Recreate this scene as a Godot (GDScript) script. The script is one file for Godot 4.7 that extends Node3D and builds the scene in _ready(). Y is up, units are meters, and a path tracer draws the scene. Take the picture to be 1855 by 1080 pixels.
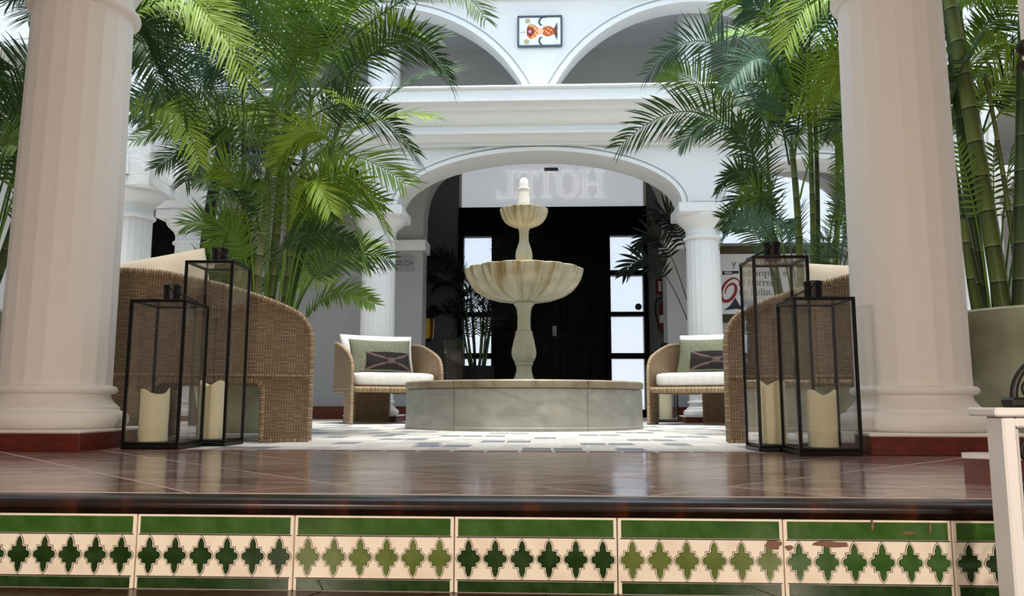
extends Node3D

const SKY_ENERGY := 1.0
const ADDED_LAMP_ENERGY := 0.68
var rng := RandomNumberGenerator.new()
var M := {}
var taken := {}
var chair_meshes := {}


func _ready():
	rng.seed = 7
	# ---------------------------------------------------------------- camera
	var cam := Camera3D.new()
	cam.name = "camera"
	cam.fov = rad_to_deg(2.0 * atan(540.0 / 1450.0))
	cam.near = 0.05
	cam.far = 200.0
	var yaw := atan(0.044)
	var tip := atan(192.0 / 1450.0)
	var b := Basis(Vector3.UP, yaw) * Basis(Vector3.RIGHT, tip) * Basis(Vector3.BACK, deg_to_rad(0.12))
	cam.transform = Transform3D(b, Vector3(0, 0.17, 0))
	add_child(cam)
	cam.current = true
	# ---------------------------------------------------------------- sky and exposure
	var env := Environment.new()
	env.background_mode = Environment.BG_SKY
	var sky := Sky.new()
	var sm := ProceduralSkyMaterial.new()
	sm.sky_top_color = Color(0.82, 0.90, 0.98)
	sm.sky_horizon_color = Color(0.91, 0.945, 0.98)
	sm.ground_bottom_color = Color(0.6, 0.6, 0.6)
	sm.ground_horizon_color = Color(0.85, 0.87, 0.9)
	sm.energy_multiplier = SKY_ENERGY
	sky.sky_material = sm
	env.sky = sky
	env.tonemap_mode = Environment.TONE_MAPPER_LINEAR
	env.tonemap_exposure = 2.4
	env.sdfgi_enabled = true
	env.ssao_enabled = true
	env.ssil_enabled = true
	var we := WorldEnvironment.new()
	we.name = "world_environment"
	we.environment = env
	add_child(we)
	# a bright patch of overcast sky high above the courtyard
	var sun := DirectionalLight3D.new()
	sun.name = "veiled_sun"
	sun.light_color = Color(1.0, 0.99, 0.97)
	sun.light_energy = 0.8
	sun.light_angular_distance = 28.0
	sun.shadow_enabled = true
	sun.rotation_degrees = Vector3(-83, 24, 0)
	add_child(sun)
	# ---------------------------------------------------------------- the place
	materials()
	shell()
	back_facade()
	vestibule()
	side_arcades()
	front_gallery()
	floors()
	riser()
	columns()
	fountain(Vector3(-0.167, 0, -5.78))
	armchairs()
	lanterns()
	wall_things()
	palms()
	right_corner()


# ==================================================================== mesh builder
class MB:
	var v := PackedVector3Array()
	var n := PackedVector3Array()
	var u := PackedVector2Array()
	var ix := PackedInt32Array()

	func put(p: Vector3, nn: Vector3, uv: Vector2) -> int:
		v.push_back(p)
		n.push_back(nn)
		u.push_back(uv)
		return v.size() - 1

	func flat_uv(p: Vector3, nn: Vector3) -> Vector2:
		var a := nn.abs()
		if a.x > a.y and a.x > a.z:
			return Vector2(p.z, p.y)
		if a.y > a.z:
			return Vector2(p.x, p.z)
		return Vector2(p.x, p.y)

	func tri(a: Vector3, b: Vector3, c: Vector3) -> void:   # counter-clockwise seen from outside
		var nn := (b - a).cross(c - a).normalized()
		var i := put(a, nn, flat_uv(a, nn))
		put(b, nn, flat_uv(b, nn))
		put(c, nn, flat_uv(c, nn))
		ix.append_array([i, i + 2, i + 1])

	func quad(a: Vector3, b: Vector3, c: Vector3, d: Vector3) -> void:
		var nn := (c - a).cross(d - b).normalized()
		var i := put(a, nn, flat_uv(a, nn))
		put(b, nn, flat_uv(b, nn))
		put(c, nn, flat_uv(c, nn))
		put(d, nn, flat_uv(d, nn))
		ix.append_array([i, i + 2, i + 1, i, i + 3, i + 2])

	func box(c: Vector3, s: Vector3, bev := 0.0, bs := Basis()) -> void:
		var h := s * 0.5
		var e: float = minf(bev, minf(h.x, minf(h.y, h.z)) * 0.9)
		if e <= 0.0:
			for k in 3:
				for sg in [-1.0, 1.0]:
					var nn := Vector3.ZERO
					nn[k] = sg
					var p := Vector3.ZERO
					var q := Vector3.ZERO
					p[(k + 1) % 3] = h[(k + 1) % 3]
					q[(k + 2) % 3] = h[(k + 2) % 3]
					var o := nn * h[k]
					if sg < 0:
						var t := p
						p = q
						q = t
					quad(c + bs * (o - p - q), c + bs * (o + p - q), c + bs * (o + p + q), c + bs * (o - p + q))
			return
		var hi := h - Vector3.ONE * e
		for k in 3:
			var k1 := (k + 1) % 3
			var k2 := (k + 2) % 3
			for sg in [-1.0, 1.0]:
				var pts := []
				for st in [[-1, -1], [1, -1], [1, 1], [-1, 1]]:
					var p := Vector3.ZERO
					p[k] = h[k] * sg
					p[k1] = hi[k1] * st[0]
					p[k2] = hi[k2] * st[1]
					pts.append(c + bs * p)
				if sg < 0:
					pts.reverse()
				quad(pts[0], pts[1], pts[2], pts[3])
				# bevel strip between face k (sg) and face k1 (s1)
				for s1 in [-1.0, 1.0]:
					var q := []
					for t in [[0, -1], [0, 1], [1, 1], [1, -1]]:
						var p := Vector3.ZERO
						p[k] = (h[k] if t[0] == 0 else hi[k]) * sg
						p[k1] = (hi[k1] if t[0] == 0 else h[k1]) * s1
						p[k2] = hi[k2] * t[1]
						q.append(c + bs * p)
					var nn: Vector3 = (q[2] - q[0]).cross(q[3] - q[1])
					var outw := Vector3.ZERO
					outw[k] = sg
					outw[k1] = s1
					if nn.dot(bs * outw) < 0:
						q.reverse()
					quad(q[0], q[1], q[2], q[3])
		for sx in [-1.0, 1.0]:
			for sy in [-1.0, 1.0]:
				for sz in [-1.0, 1.0]:
					var a := c + bs * Vector3(h.x * sx, hi.y * sy, hi.z * sz)
					var b2 := c + bs * Vector3(hi.x * sx, h.y * sy, hi.z * sz)
					var d := c + bs * Vector3(hi.x * sx, hi.y * sy, h.z * sz)
					if (b2 - a).cross(d - a).dot(bs * Vector3(sx, sy, sz)) < 0:
						tri(a, d, b2)
					else:
						tri(a, b2, d)

	# rows of points; the last column repeats the first when closed
	func grid(rows: Array, closed := false, us := PackedFloat32Array(), vs := PackedFloat32Array(), flip := false) -> void:
		var R := rows.size()
		var C: int = rows[0].size()
		var base := v.size()
		for i in R:
			var row: PackedVector3Array = rows[i]
			var lo: PackedVector3Array = rows[maxi(i - 1, 0)]
			var up: PackedVector3Array = rows[mini(i + 1, R - 1)]
			for j in C:
				var jl := j - 1
				var jr := j + 1
				if closed:
					if jl < 0:
						jl = C - 2
					if jr > C - 1:
						jr = 1
				else:
					jl = maxi(jl, 0)
					jr = mini(jr, C - 1)
				var dc := row[jr] - row[jl]
				var dr := up[j] - lo[j]
				var nn := dc.cross(dr)
				if nn.length_squared() < 1e-16:   # a pole: look at the neighbouring row
					if i == 0:
						nn = (up[jr] - up[jl]).cross(dr)
					else:
						nn = (lo[jr] - lo[jl]).cross(dr)
				nn = nn.normalized()
				if flip:
					nn = -nn
				put(row[j], nn, Vector2(us[j] if us.size() else float(j) / (C - 1), vs[i] if vs.size() else float(i) / (R - 1)))
		for i in R - 1:
			for j in C - 1:
				var a := base + i * C + j
				var bq := a + 1
				var cq := a + C + 1
				var dq := a + C
				if flip:
					ix.append_array([a, bq, cq, a, cq, dq])
				else:
					ix.append_array([a, cq, bq, a, dq, cq])

	func lathe(prof: Array, seg := 32, c := Vector3.ZERO, fn = null, crease := 32.0, from := 0.0, to := TAU) -> void:
		# prof: Vector2(radius, height) from the bottom up on the outside
		var runs := []
		var run := [prof[0]]
		for i in range(1, prof.size()):
			run.append(prof[i])
			if i < prof.size() - 1:
				var a: Vector2 = (prof[i] - prof[i - 1]).normalized()
				var b: Vector2 = (prof[i + 1] - prof[i]).normalized()
				if absf(rad_to_deg(a.angle_to(b))) > crease:
					runs.append(run)
					run = [prof[i]]
		runs.append(run)
		var whole := to - from > TAU - 0.001
		for r in runs:
			var rows := []
			var vs := PackedFloat32Array()
			for p in r:
				var row := PackedVector3Array()
				for j in seg + 1:
					var ph: float = from + (to - from) * j / seg
					var k: float = fn.call(ph, p.y, p.x) if fn != null else 1.0
					row.push_back(c + Vector3(cos(ph) * p.x * k, p.y, -sin(ph) * p.x * k))
				rows.append(row)
				vs.push_back(p.y)
			var us := PackedFloat32Array()
			for j in seg + 1:
				us.push_back((from + (to - from) * j / seg) / TAU)
			grid(rows, whole, us, vs)

	func tube(path: PackedVector3Array, rad, seg := 8, caps := true, vscale := 1.0) -> void:
		var N := path.size()
		var t0 := (path[1] - path[0]).normalized()
		var side := t0.cross(Vector3.UP)
		if side.length() < 0.1:
			side = t0.cross(Vector3.RIGHT)
		side = side.normalized()
		var rows := []
		var vs := PackedFloat32Array()
		var along := 0.0
		for i in N:
			var t := (path[mini(i + 1, N - 1)] - path[maxi(i - 1, 0)]).normalized()
			side = (side - t * side.dot(t)).normalized()
			var up := t.cross(side)
			var r: float = rad if rad is float else rad[i]
			var row := PackedVector3Array()
			for j in seg + 1:
				var a := TAU * j / seg
				row.push_back(path[i] + (side * cos(a) - up * sin(a)) * r)
			rows.append(row)
			if i:
				along += path[i].distance_to(path[i - 1])
			vs.push_back(along * vscale)
		grid(rows, true, PackedFloat32Array(), vs, true)
		if caps:
			for e in [0, N - 1]:
				var row: PackedVector3Array = rows[e]
				for j in seg:
					if e == 0:
						tri(path[0], row[j], row[j + 1])
					else:
						tri(path[e], row[j + 1], row[j])

	# a flat outline between z0 and z1 (front at z1), placed by xf
	func extrude(poly: PackedVector2Array, z0: float, z1: float, xf := Transform3D(), back := true) -> void:
		var area := 0.0
		var N := poly.size()
		for i in N:
			area += poly[i].cross(poly[(i + 1) % N])
		var P := poly.duplicate()
		if area < 0:
			P.reverse()
		var T := Geometry2D.triangulate_polygon(P)
		for face in ([0, 1] if back else [1]):
			var nn := xf.basis * Vector3(0, 0, 1 if face else -1)
			var base := v.size()
			for p in P:
				put(xf * Vector3(p.x, p.y, z1 if face else z0), nn.normalized(), p)
			for k in range(0, T.size(), 3):
				var a := T[k]
				var b := T[k + 1]
				var c := T[k + 2]
				if (P[b] - P[a]).cross(P[c] - P[a]) < 0:
					var t := b
					b = c
					c = t
				if face:
					ix.append_array([base + a, base + c, base + b])
				else:
					ix.append_array([base + a, base + b, base + c])
		for i in N:
			var a := P[i]
			var b := P[(i + 1) % N]
			var d := (b - a).normalized()
			var dp := (a - P[(i + N - 1) % N]).normalized()
			var dn := (P[(i + 2) % N] - b).normalized()
			var na := d if d.dot(dp) < 0.85 else (d + dp).normalized()
			var nb := d if d.dot(dn) < 0.85 else (d + dn).normalized()
			var n3a := (xf.basis * Vector3(na.y, -na.x, 0)).normalized()
			var n3b := (xf.basis * Vector3(nb.y, -nb.x, 0)).normalized()
			var s := a.distance_to(b)
			var i0 := put(xf * Vector3(a.x, a.y, z0), n3a, Vector2(0, z0))
			put(xf * Vector3(b.x, b.y, z0), n3b, Vector2(s, z0))
			put(xf * Vector3(b.x, b.y, z1), n3b, Vector2(s, z1))
			put(xf * Vector3(a.x, a.y, z1), n3a, Vector2(0, z1))
			ix.append_array([i0, i0 + 2, i0 + 1, i0, i0 + 3, i0 + 2])

	# a raised band between two open outlines of equal length
	func band(inner: PackedVector2Array, outer: PackedVector2Array, z0: float, z1: float) -> void:
		var rows := []
		var mid := PackedVector3Array()
		for prof in [[0.0, z0], [0.0, z1], [1.0, z1], [1.0, z0]]:
			var row := PackedVector3Array()
			for i in inner.size():
				var p := inner[i].lerp(outer[i], prof[0])
				row.push_back(Vector3(p.x, p.y, prof[1]))
			rows.append(row)
		for k in 3:
			# orientation: front strip must face +z
			var a: Vector3 = rows[1][0]
			var bq: Vector3 = rows[1][1]
			var c: Vector3 = rows[2][0]
			var f := (bq - a).cross(c - a).z < 0
			grid([rows[k], rows[k + 1]], false, PackedFloat32Array(), PackedFloat32Array(), f)

	func mesh(into: ArrayMesh = null) -> ArrayMesh:
		var m := into if into else ArrayMesh.new()
		var A := []
		A.resize(Mesh.ARRAY_MAX)
		A[Mesh.ARRAY_VERTEX] = v
		A[Mesh.ARRAY_NORMAL] = n
		A[Mesh.ARRAY_TEX_UV] = u
		A[Mesh.ARRAY_INDEX] = ix
		m.add_surface_from_arrays(Mesh.PRIMITIVE_TRIANGLES, A)
		return m


# ==================================================================== naming
func numbered(called: String) -> String:
	var k: int = taken.get(called, 0)
	taken[called] = k + 1
	return called if k == 0 else "%s_%03d" % [called, k]


func tag(o: Node, label := "", category := "", group := "", kind := ""):
	for p in [["label", label], ["category", category], ["group", group], ["kind", kind]]:
		if p[1]:
			o.set_meta(p[0], p[1])
	return o


func thing(called: String, label: String, category: String, at := Vector3.ZERO, turn := 0.0, group := "") -> Node3D:
	var o := Node3D.new()
	o.name = numbered(called)
	add_child(o)
	o.position = at
	o.rotation.y = turn
	return tag(o, label, category, group)


func structure(called: String, label := "") -> Node3D:
	var o := Node3D.new()
	o.name = numbered(called)
	add_child(o)
	return tag(o, label, "", "", "structure")


func part(called: String, shape, mat, parent: Node = null) -> MeshInstance3D:
	var o := MeshInstance3D.new()
	o.mesh = shape.mesh() if shape is MB else shape
	if mat is Array:
		for i in mat.size():
			o.set_surface_override_material(i, M[mat[i]])
	else:
		o.material_override = M[mat] if mat is String else mat
	if parent == null:
		o.name = numbered(called)
		add_child(o)
	else:
		o.name = called
		parent.add_child(o, true)
	return o


func struct(called: String, shape, mat, label := "") -> MeshInstance3D:
	return tag(part(called, shape, mat), label, "", "", "structure")


func boxes(list: Array, bev := 0.0) -> MB:   # each [centre, size]
	var m := MB.new()
	for b in list:
		m.box(b[0], b[1], bev)
	return m


func span(x0: float, x1: float, y0: float, y1: float, z0: float, z1: float, bev := 0.0) -> MB:
	var m := MB.new()
	m.box(Vector3((x0 + x1) / 2, (y0 + y1) / 2, (z0 + z1) / 2), Vector3(absf(x1 - x0), absf(y1 - y0), absf(z1 - z0)), bev)
	return m


# ==================================================================== materials
func mat(called: String, col: Color, rough := 0.6, more := {}) -> StandardMaterial3D:
	var m := StandardMaterial3D.new()
	m.resource_name = called
	m.albedo_color = col
	m.roughness = rough
	for k in more:
		m.set(k, more[k])
	M[called] = m
	return m


func paint(w: int, h: int, f: Callable) -> Image:
	var im := Image.create(w, h, false, Image.FORMAT_RGB8)
	for y in h:
		for x in w:
			im.set_pixel(x, y, f.call(x, y))
	return im


func tex(im: Image) -> ImageTexture:
	im.generate_mipmaps()
	return ImageTexture.create_from_image(im)


func noise(freq: float, octaves := 4, sd := 1) -> FastNoiseLite:
	var f := FastNoiseLite.new()
	f.seed = sd
	f.noise_type = FastNoiseLite.TYPE_SIMPLEX_SMOOTH
	f.frequency = freq
	f.fractal_octaves = octaves
	return f


func bumps(freq: float, strength: float, sd := 1) -> ImageTexture:
	var im := noise(freq, 4, sd).get_seamless_image(256, 256)
	im.convert(Image.FORMAT_RGBA8)
	im.bump_map_to_normal_map(strength)
	return tex(im)


func tri_map(m: StandardMaterial3D, scale: float) -> void:
	m.uv1_triplanar = true
	m.uv1_world_triplanar = true
	m.uv1_scale = Vector3.ONE * scale


func materials():
	var plaster_n := bumps(0.02, 5.0, 3)
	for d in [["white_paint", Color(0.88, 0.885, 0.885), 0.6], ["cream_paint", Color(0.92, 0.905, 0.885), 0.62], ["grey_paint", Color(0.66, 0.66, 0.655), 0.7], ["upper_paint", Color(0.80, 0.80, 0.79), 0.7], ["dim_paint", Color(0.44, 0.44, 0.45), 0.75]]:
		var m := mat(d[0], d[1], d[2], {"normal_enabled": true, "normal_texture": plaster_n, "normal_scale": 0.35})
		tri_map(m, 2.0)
	mat("white_satin", Color(0.93, 0.93, 0.92), 0.35)
	# stained red masonry paint of the plinths
	var nr := noise(0.03, 4, 5)
	var red := tex(paint(128, 128, func(x, y): return Color(0.42, 0.14, 0.065).lerp(Color(0.31, 0.105, 0.055), clampf(0.5 + nr.get_noise_2d(x, y * 2.0), 0, 1))))
	tri_map(mat("red_paint", Color.WHITE, 0.38, {"albedo_texture": red}), 3.0)
	# glazed red clay
	var nt := noise(0.012, 5, 9)
	for k in 3:
		var base: Color = [Color(0.71, 0.57, 0.545), Color(0.65, 0.51, 0.475), Color(0.76, 0.63, 0.605)][k]
		var im := tex(paint(256, 256, func(x, y):
			var a: float = nt.get_noise_2d(x * 0.5 + 300 * k, y * 3.0)
			return base.lerp(base.darkened(0.32), clampf(a * 1.6 + 0.35, 0, 1)).lerp(base.lightened(0.25), clampf(-a * 1.5 - 0.15, 0, 1))))
		tri_map(mat("clay_%d" % k, Color.WHITE, 0.2, {"albedo_texture": im, "normal_enabled": true, "normal_texture": plaster_n, "normal_scale": 0.2, "metallic_specular": 1.0, "clearcoat_enabled": true, "clearcoat": 0.6, "clearcoat_roughness": 0.12}), 1.6)
	mat("grout_pale", Color(0.86, 0.82, 0.79), 0.6)
	mat("clay_dark", Color(0.25, 0.11, 0.065), 0.25)
	var nn2 := noise(0.02, 5, 21)
	var nose := tex(paint(512, 64, func(x, y):
		var a := nn2.get_noise_2d(x * 0.7, y * 3.0)
		return Color(0.13, 0.068, 0.05).lerp(Color(0.36, 0.16, 0.08), clampf(a * 2.2 - 0.55, 0, 1)).lerp(Color(0.05, 0.028, 0.022), clampf(-a * 2.0 + 0.1, 0, 1))))
	tri_map(mat("nosing", Color.WHITE, 0.28, {"albedo_texture": nose}), 2.0)
	# marble
	var n1 := noise(0.006, 5, 31)
	var n2 := noise(0.02, 4, 32)
	var n3 := noise(0.004, 3, 33)
	var marble := tex(paint(512, 512, func(x, y):
		var w := n1.get_noise_2d(x, y * 1.4) * 90.0
		var vein := 1.0 - absf(n3.get_noise_2d(x * 1.3 + w * 0.7, y * 3.4 + w)) * 4.5
		var c := Color(0.63, 0.63, 0.605).lerp(Color(0.55, 0.55, 0.525), clampf(0.5 + n1.get_noise_2d(x * 2 + 99, y * 2), 0, 1))
		c = c.lerp(Color(0.45, 0.46, 0.44), clampf(vein, 0, 1) * 0.6)
		return c.lerp(Color(0.60, 0.55, 0.42), clampf(n2.get_noise_2d(x * 0.4, y * 0.4) * 1.4 - 0.35, 0, 1) * 0.6)))
	tri_map(mat("grey_marble", Color.WHITE, 0.42, {"albedo_texture": marble}), 0.6)
	var coping := tex(paint(256, 256, func(x, y):
		var a := n2.get_noise_2d(x * 0.9, y * 0.25)
		return Color(0.56, 0.52, 0.43).lerp(Color(0.42, 0.34, 0.24), clampf(a * 1.8 + 0.1, 0, 1))))
	tri_map(mat("coping_marble", Color.WHITE, 0.45, {"albedo_texture": coping}), 1.4)
	# cream marble with ochre water streaks: u runs round the bowl, v up
	var ns := noise(0.01, 5, 41)
	var streak := tex(paint(512, 256, func(x, y):
		var a := ns.get_noise_2d(x * 3.2, y * 0.20) + 0.4 * ns.get_noise_2d(x * 9.0, y * 0.5)
		var c := Color(0.80, 0.77, 0.68).lerp(Color(0.70, 0.67, 0.57), clampf(0.5 + n1.get_noise_2d(x * 3, y * 3), 0, 1))
		return c.lerp(Color(0.52, 0.41, 0.20), clampf(a * 2.2 + 0.06, 0, 1) * 0.8)))
	mat("bowl_marble", Color.WHITE, 0.4, {"albedo_texture": streak, "uv1_scale": Vector3(1, 2.0, 1), "uv1_offset": Vector3(0, 0.3, 0)})
	var plain := tex(paint(256, 256, func(x, y):
		var a := ns.get_noise_2d(x * 1.4, y * 0.3)
		return Color(0.74, 0.735, 0.65).lerp(Color(0.62, 0.59, 0.46), clampf(a * 1.6 + 0.15, 0, 1) * 0.6)))
	mat("stem_marble", Color.WHITE, 0.4, {"albedo_texture": plain, "uv1_scale": Vector3(0.5, 1.2, 1), "uv1_offset": Vector3(0, -0.12, 0)})
	mat("finial_marble", Color(0.93, 0.92, 0.88), 0.4)
	for d in [["tile_white", Color(0.88, 0.87, 0.84)], ["tile_pale", Color(0.80, 0.79, 0.77)], ["tile_grey", Color(0.53, 0.55, 0.58)], ["tile_red", Color(0.52, 0.36, 0.32)]]:
		var m := mat(d[0], d[1], 0.38, {"normal_enabled": true, "normal_texture": plaster_n, "normal_scale": 0.15})
		tri_map(m, 2.0)
	# glazes
	var ng := noise(0.02, 4, 51)
	for d in [["glaze_green", Color(0.19, 0.34, 0.11)], ["glaze_deep", Color(0.09, 0.20, 0.045)], ["glaze_olive", Color(0.36, 0.43, 0.18)]]:
		var c0: Color = d[1]
		var im := tex(paint(128, 128, func(x, y): return c0.lerp(c0.lightened(0.12), clampf(0.4 + ng.get_noise_2d(x * 2, y * 2) * 0.8, 0, 1))))
		tri_map(mat(d[0], Color.WHITE, 0.12, {"albedo_texture": im, "clearcoat_enabled": true, "clearcoat": 0.6, "clearcoat_roughness": 0.08}), 4.0)
	var cim := tex(paint(128, 128, func(x, y): return Color(0.97, 0.93, 0.86).lerp(Color(0.93, 0.87, 0.79), clampf(ng.get_noise_2d(x * 1.5, y * 1.5) * 1.5, 0, 1))))
	tri_map(mat("glaze_cream", Color.WHITE, 0.2, {"albedo_texture": cim}), 3.0)
	mat("glaze_line", Color(0.13, 0.10, 0.05), 0.3)
	mat("chip_clay", Color(0.50, 0.36, 0.29), 0.8)
	# woven rattan: u and v in metres
	var wr := RandomNumberGenerator.new()
	wr.seed = 4
	var tone := []
	for k in 400:
		tone.append(wr.randf())
	var hgt := func(x: int, y: int) -> float:
		var ys := fposmod(y, 16.0) / 16.0
		var row := int(y / 16)
		var xs := fposmod(x + (row % 2) * 3.0, 21.333) / 21.333
		var strand := pow(sin(PI * ys), 0.6) * (0.40 + 0.60 * pow(sin(PI * xs), 0.7))
		var stake := clampf(1.0 - absf(xs - 0.0) * 9.0, 0, 1) + clampf(1.0 - absf(xs - 1.0) * 9.0, 0, 1)
		return maxf(strand, stake * 0.55)
	var wim := paint(256, 256, func(x, y):
		var h: float = hgt.call(x, y)
		var t: float = tone[(int(y / 16) * 17 + int(x / 64) * 3) % 400]
		var c := Color(0.72, 0.61, 0.46).lerp(Color(0.50, 0.40, 0.28), t * 0.6 + 0.1)
		return Color(0.12, 0.085, 0.055).lerp(c, clampf(h * 1.35 - 0.1, 0, 1)))
	var wbm := paint(256, 256, func(x, y):
		var h: float = hgt.call(x, y)
		return Color(h, h, h))
	wbm.convert(Image.FORMAT_RGBA8)
	wbm.bump_map_to_normal_map(8.0)
	mat("wicker", Color.WHITE, 0.5, {"albedo_texture": tex(wim), "normal_enabled": true, "normal_texture": tex(wbm), "uv1_scale": Vector3(7.5, 7.5, 1)})
	var rim := func(y: int) -> float: return pow(absf(sin(PI * fposmod(y, 16.0) / 16.0)), 0.6)
	var rimc := paint(64, 256, func(x, y):
		var t: float = tone[(int(y / 16) * 7) % 400]
		return Color(0.2, 0.14, 0.09).lerp(Color(0.74, 0.65, 0.51).lerp(Color(0.56, 0.46, 0.33), t * t), clampf(float(rim.call(y)) * 1.3, 0, 1)))
	var rimn := paint(64, 256, func(x, y):
		var h: float = rim.call(y)
		return Color(h, h, h))
	rimn.convert(Image.FORMAT_RGBA8)
	rimn.bump_map_to_normal_map(6.0)
	mat("rattan_wrap", Color.WHITE, 0.45, {"albedo_texture": tex(rimc), "normal_enabled": true, "normal_texture": tex(rimn), "uv1_scale": Vector3(1, 6.0, 1)})
	# cloth
	var cl := paint(64, 64, func(x, y):
		var h := 0.5 + 0.25 * sin(x * PI / 2) + 0.25 * sin(y * PI / 2)
		return Color(h, h, h))
	cl.convert(Image.FORMAT_RGBA8)
	cl.bump_map_to_normal_map(2.0)
	var cloth_n := tex(cl)
	mat("white_cloth", Color(0.93, 0.92, 0.90), 0.85, {"normal_enabled": true, "normal_texture": cloth_n, "uv1_scale": Vector3(8, 8, 1), "normal_scale": 0.4})
	mat("cream_cloth", Color(0.90, 0.85, 0.76), 0.85, {"normal_enabled": true, "normal_texture": cloth_n, "uv1_scale": Vector3(8, 8, 1), "normal_scale": 0.4})
	var nc := noise(0.05, 3, 61)
	var throw := func(x: int, y: int) -> Color:
		var px := x / 256.0
		var py := 1.0 - y / 160.0
		var g := Color(0.45, 0.46, 0.37).lerp(Color(0.36, 0.37, 0.29), clampf(0.5 + nc.get_noise_2d(x * 2, y * 2), 0, 1))
		if (x + y) % 3 == 0:
			g = g.lightened(0.06)
		if px > 0.31 and px < 0.88 and py < 0.56 and py > 0.02:
			var cx := (px - 0.595) / 0.285
			var cy := (py - 0.29) / 0.27
			var c := Color(0.085, 0.045, 0.05)
			var arc := 0.22 + 0.78 * pow(absf(cx), 1.5)
			if absf(absf(cy) - arc * 1.02) < 0.13 and absf(cx) < 0.97 or Vector2(cx, cy).length() < 0.16:
				c = Color(0.36, 0.29, 0.27)
			if absf(cx) < 0.24 and absf(cy) > 0.3:
				c = Color(0.085, 0.045, 0.05)
			return c
		return g
	mat("throw_cloth", Color.WHITE, 0.9, {"albedo_texture": tex(paint(256, 160, throw)), "normal_enabled": true, "normal_texture": cloth_n, "normal_scale": 0.25})
	# metal, glass, wax
	mat("black_metal", Color(0.025, 0.025, 0.028), 0.35, {"metallic": 0.4})
	mat("pane", Color(0.20, 0.21, 0.21, 0.05), 0.02, {"transparency": BaseMaterial3D.TRANSPARENCY_ALPHA, "metallic_specular": 0.7})
	mat("wax", Color(0.98, 0.95, 0.80), 0.5, {"subsurf_scatter_enabled": true, "subsurf_scatter_strength": 0.3})
	mat("wick", Color(0.12, 0.1, 0.08), 0.8)
	mat("iron", Color(0.16, 0.155, 0.15), 0.45, {"metallic": 0.6})
	mat("steel", Color(0.45, 0.45, 0.46), 0.4, {"metallic": 0.5})
	mat("plate_grey", Color(0.60, 0.60, 0.60), 0.4, {"metallic": 0.2})
	mat("brass", Color(0.62, 0.47, 0.14), 0.3, {"metallic": 0.8})
	# dark wood
	var nw := noise(0.02, 4, 71)
	var wood := tex(paint(128, 256, func(x, y): return Color(0.045, 0.024, 0.02).lerp(Color(0.02, 0.012, 0.011), clampf(0.5 + nw.get_noise_2d(x * 3.0, y * 0.3), 0, 1))))
	tri_map(mat("dark_wood", Color.WHITE, 0.45, {"albedo_texture": wood, "metallic_specular": 0.2}), 1.5)
	mat("frosted", Color(0.93, 0.92, 0.96, 0.38), 0.4, {"transparency": BaseMaterial3D.TRANSPARENCY_ALPHA, "backlight": Color(1.0, 0.99, 1.0)})
	mat("transom_film", Color(0.96, 0.90, 0.84, 0.60), 0.5, {"transparency": BaseMaterial3D.TRANSPARENCY_ALPHA, "backlight": Color(0.62, 0.63, 0.66)})
	mat("letter_white", Color(0.96, 0.96, 0.96), 0.5, {"backlight": Color(1, 1, 1), "emission_enabled": true, "emission": Color(0.9, 0.92, 0.95), "emission_energy_multiplier": 0.21})  # slight glow added so the letters stand out paler than the film
	# plants
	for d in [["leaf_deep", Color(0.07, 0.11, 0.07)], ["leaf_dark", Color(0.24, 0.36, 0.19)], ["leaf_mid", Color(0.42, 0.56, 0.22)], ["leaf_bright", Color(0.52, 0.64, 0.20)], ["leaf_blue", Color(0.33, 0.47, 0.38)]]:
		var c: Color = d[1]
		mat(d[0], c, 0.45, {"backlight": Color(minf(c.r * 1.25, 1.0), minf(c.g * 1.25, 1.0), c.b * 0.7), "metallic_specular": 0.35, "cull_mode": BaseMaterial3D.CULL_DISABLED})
	for d in [["cane_green", Color(0.45, 0.52, 0.24)], ["cane_pale", Color(0.70, 0.71, 0.52)], ["cane_dark", Color(0.30, 0.37, 0.17)]]:
		var c: Color = d[1]
		var im := tex(paint(16, 128, func(x, y):
			var a: float = y / 128.0
			if a < 0.05:
				return c.darkened(0.6)
			if a < 0.10:
				return c.lightened(0.15)
			return c.lerp(c.darkened(0.3), a)))
		mat(d[0], Color.WHITE, 0.4, {"albedo_texture": im, "uv1_scale": Vector3(1, 1, 1)})
	mat("trunk_dark", Color(0.09, 0.07, 0.055), 0.9)
	var np := noise(0.015, 5, 81)
	var pot := tex(paint(256, 256, func(x, y):
		var a := np.get_noise_2d(x, y * 0.8)
		return Color(0.66, 0.67, 0.56).lerp(Color(0.52, 0.51, 0.40), clampf(a * 1.8 + 0.3, 0, 1)).lerp(Color(0.72, 0.71, 0.62), clampf(-a * 3.0 - 0.8, 0, 1))))
	tri_map(mat("glazed_pot", Color.WHITE, 0.35, {"albedo_texture": pot}), 0.9)
	mat("soil", Color(0.10, 0.075, 0.055), 0.95)
	mat("extinguisher_red", Color(0.45, 0.045, 0.04), 0.3)
	mat("black_rubber", Color(0.03, 0.03, 0.03), 0.6)
	mat("label_white", Color(0.85, 0.84, 0.80), 0.6)
	mat("ink", Color(0.10, 0.10, 0.11), 0.7)
	mat("ink_grey", Color(0.28, 0.28, 0.29), 0.7)
	mat("gilt", Color(0.25, 0.21, 0.10), 0.45, {"metallic": 0.3})
	mat("paper", Color(0.86, 0.86, 0.86), 0.7)
	mat("swirl_red", Color(0.55, 0.08, 0.07), 0.6)
	mat("swirl_blue", Color(0.08, 0.10, 0.16), 0.6)
	mat("picture_frame", Color(0.28, 0.33, 0.38), 0.4)
	mat("lamp_glow", Color(1, 0.9, 0.75), 0.4, {"emission_enabled": true, "emission": Color(1.0, 0.82, 0.6), "emission_energy_multiplier": 1.5})  # globe of the lamps added behind the camera
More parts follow.
